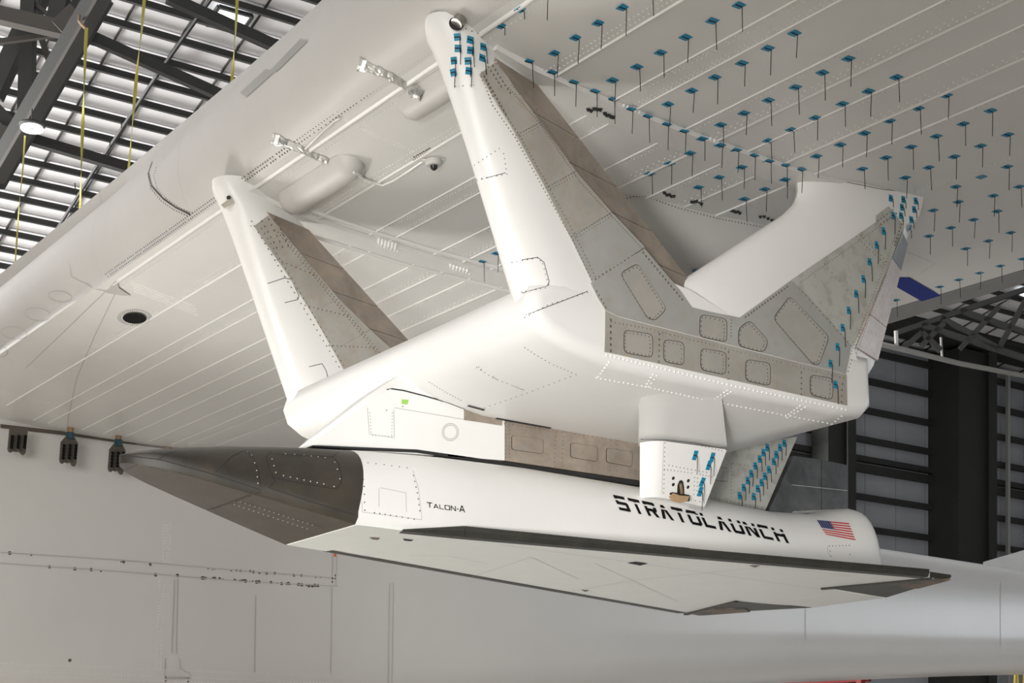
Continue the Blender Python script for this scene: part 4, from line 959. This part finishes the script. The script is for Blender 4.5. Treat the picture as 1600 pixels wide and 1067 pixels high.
# fuselage panel work
sm = MB(); ds = MB(); rs = MB()
for px in ([(0, 863), (200, 876), (390, 893), (518, 903)], [(0, 880), (200, 894), (390, 909), (528, 916)], [(526, 868), (524, 915)], [(520, 853), (518, 902)], [(272, 905), (268, 1020)], [(277, 905), (275, 1022)], [(399, 930), (397, 1050)], [(608, 910), (606, 1067)], [(614, 910), (612, 1067)], [(518, 918), (516, 1050)], [(1258, 945), (1258, 1000)], [(1563, 910), (1563, 1010)], [(258, 1028), (257, 1060), (297, 1060), (296, 1052), (281, 1044), (280, 1028)], [(259, 1057), (294, 1058)]): ribbon(sm, px, 'fus', .014, .012, 12)
sm.build('fuselage_seams', 'fseam', ca, kind='stuff')
random.seed(8)
for i in range(75):
    u = random.uniform(5, 520) if random.random() < .35 else random.uniform(310, 500)
    up = random.random() < .35
    v = (863+u*.0775 if up else 880+u*.071)+random.uniform(-1, 1)
    q = hit(u, v, 'fus')
    if q: ds.dome(q[0], q[1], random.uniform(.012, .035), .004, 5)
q = hit(109, 1031.5, 'fus'); ds.dome(q[0], q[1], .03, .006, 8)
for u, v in ((524, 899), (524, 904), (519, 909), (259, 1058), (294, 1059), (259, 1064), (294, 1065)): q = hit(u, v, 'fus'); ds.dome(q[0], q[1], .02, .005, 6) if q else None
ds.build('fuselage_chips', 'rivm', ca, kind='stuff')
for x in (256, 261, 266):
    rivets(rs, [(x, 820), (x-1, 878)], 5, 'fus', .014, .006)
for x in (250, 256): rivets(rs, [(x, 905), (x-5, 1045)], 4.5, 'fus', .014, .006)
for v in (1036, 1047, 1054): rivets(rs, [(0, v), (560, v+22)], 5, 'fus', .012, .006)
rivets(rs, [(0, 620), (105, 632)], 4, 'wing', .010, .005); rivets(rs, [(0, 642), (105, 655)], 4, 'wing', .010, .005)
rs.build('fuselage_rivets', 'bead', ca, kind='stuff')
d = MB(); decal(d, [(521.5, 853.5), (525, 853.5), (525, 870), (521.5, 870)], 'fus', .01); d.build('orange_mark', 'orange', ca)
rr = MB(); ribbon(rr, [(0, 666), (105, 678), (190, 690), (300, 703), (400, 710)], 'fus|wing', .06, .02, 12); rr.build('wing_root_gap', 'rivm', ca)

# perforated brackets hanging below the wing root
def bracket(u0, v0, u1, v1, label, knob, sx=1):
    s = 23.9; c = Ps((u0+u1)/2, v0, s); t = thing('perforated_bracket', label, 'bracket', c, None)
    def P(x, y, d=0): q = Ps(u0+x*(u1-u0)-(y*4), v0+y*(v1-v0), s); return (q.x, q.z)
    a0 = .0 if not knob else .3
    out = [P(a0, .0), P(1-a0, 0), P(1, .25 if knob else .08), P(1, .9), P(.93, 1), P(.8, .98), P(.65, .88), P(.5, .9), P(.35, .86), P(.2, .92), P(.06, .88), P(0, .78), P(0, .2 if knob else .0)]
    MB().prism(out, s, s+.05).build('plate', 'bracket', t)
    for x0 in (.04, .40, .76):
        MB().prism([P(x0, .28), P(x0+.2, .26), P(x0+.2, .88), P(x0, .86)], s-.03, s+.002).build('channel', 'bracket', t)
    h = MB()
    for x in (.14, .5, .86):
        for y in (.35, .45, .55, .65, .75):
            q = P(x, y); h.dome(Vector((q[0], s-.031, q[1])), Vector((0, -1, 0)), .028, .002, 8)
    h.build('holes', 'black', t, kind='stuff')
    if knob:
        q = Ps((u0+u1)/2, v0, s); MB().tube([q+Vector((0, 0, -.06)), q+Vector((0, 0, .04))], .06, 10).build('knob', 'navy', t); MB().tube([q+Vector((0, 0, .04)), q+Vector((0, 0, .12))], .05, 10).build('brass_bolt', 'bronze', t)
    return t
bracket(16, 668, 44, 710, 'grey perforated bracket under the wing root, first from the left edge', False)
bracket(97, 680, 123, 728, 'grey perforated bracket under the wing root, middle of the three', True)
bracket(173, 691, 197, 741, 'grey perforated bracket just left of the black nose tip', True)
q = Ps(260, 706, 23.9); t = thing('brass_knob', 'small dark knob with brass top above the black nose', 'knob', q)
MB().tube([q+Vector((0, 0, -.06)), q+Vector((0, 0, .0))], .05, 10).build('knob', 'navy', t); MB().tube([q, q+Vector((0, 0, .07))], .045, 10).build('brass_bolt', 'bronze', t)

# ================================================================ THINGS IN THE HANGAR
def strap(px, label, w_=.045, t=34, two=True, m='yellow'):
    e = thing('hanging_strap', label, 'strap', Pt(*px[0], t))
    secs = []; sb = []
    P = pline(px, 12)
    if px[0][1] < 0: P = [(px[0][0], -1090)]+P
    for i, (u, v) in enumerate(P):
        c = Pt(u, v, t); a = i*.22+.4; x = (RGT*math.cos(a)*.8+FWD*math.sin(a)*.8+RGT*.3); x.normalize(); n = x.cross(Vector((0, 0, 1)))
        secs.append([c-x*w_/2-n*.003, c+x*w_/2-n*.003, c+x*w_/2+n*.003, c-x*w_/2+n*.003])
        c2 = c-RGT*w_*.15+FWD*.04; sb.append([c2-x*w_*.45-n*.003, c2+x*w_*.45-n*.003, c2+x*w_*.45+n*.003, c2-x*w_*.45+n*.003])
    MB().loft(secs).build('webbing', m, e)
    if two: MB().loft(sb).build('black_edge', 'yblack', e)
    return e
strap([(226, -6), (221, 50), (215, 100), (208, 180), (200, 278)], 'yellow and black strap hanging second from the right, ending at the wing edge', w_=.07)
s_ = strap([(135, 43), (132, 120), (129, 200), (125, 330), (121, 362)], 'yellow strap hanging from a looped hook on the big truss', w_=.095, two=True, t=46)
MB().tube([Pt(134, 45, 46), Pt(127, 38, 46.3), Pt(123, 33, 46.6), Pt(124, 24, 47)], .04).build('hook_loop', 'bronze', s_)
strap([(371, -6), (368, 50), (362, 132)], 'dark yellow strap crossing the bright skylight', w_=.07)
strap([(39, 212), (36, 260), (30, 320), (22, 437)], 'thin pale green strap hanging below the round lamp', w_=.05, two=False, t=48)
lc = Pt(50, 201, 48); lm = thing('round_lamp', 'bright ring shaped hanging lamp at the left truss', 'lamp', lc)
def ring(R, r, name, m, tz=0):
    secs = []
    for i in range(32):
        a = 2*math.pi*i/32; c = Vector((math.cos(a), math.sin(a), 0)); secs.append([lc+Vector((0, 0, tz))+c*(R+r*math.cos(b))+Vector((0, 0, r*.5*math.sin(b))) for b in [2*math.pi*j/8 for j in range(8)]])
    secs.append(secs[0]); return MB().loft(secs, caps=False).build(name, m, lm, smooth=60)
ring(.23, .11, 'glowing_ring', 'glow'); ring(.26, .13, 'housing', 'beam', .1)
MB().tube([lc+Vector((0, 0, .1)), lc+Vector((0, 0, .6))], .02).build('suspension_rod', 'beam', lm)
# glimpses below the fuselage at the lower right
e = thing('work_platform', 'red work platform glimpsed below the fuselage', 'platform', Pt(1335, 1075, 52))
MB().bar(Pt(1222, 1062, 52), Pt(1359, 1056, 50), .2, .34).build('guard_rail', 'red', e); MB().bar(Pt(1345, 1062, 50), Pt(1345, 1210, 50), .2, .2).build('post', 'red', e); MB().bar(Pt(1240, 1066, 52), Pt(1240, 1210, 52), .2, .2).build('post', 'red', e)
e = thing('stepladder', 'yellow stepladder at the lower right corner below the fuselage', 'ladder', Pt(1590, 1190, 50))
for a, b in (((1587, 1047), (1576, 1200)), ((1589, 1047), (1598, 1200)), ((1601, 1047), (1590, 1200)), ((1603, 1047), (1614, 1200))): MB().bar(Pt(*a, 50), Pt(*b, 50), .08, .05).build('leg', 'pyel', e)
for k in range(5): MB().bar(Pt(1583-k*1.5, 1080+k*25, 50), Pt(1591+k*1.2, 1080+k*25, 50), .06, .04).build('rung', 'pyel', e)
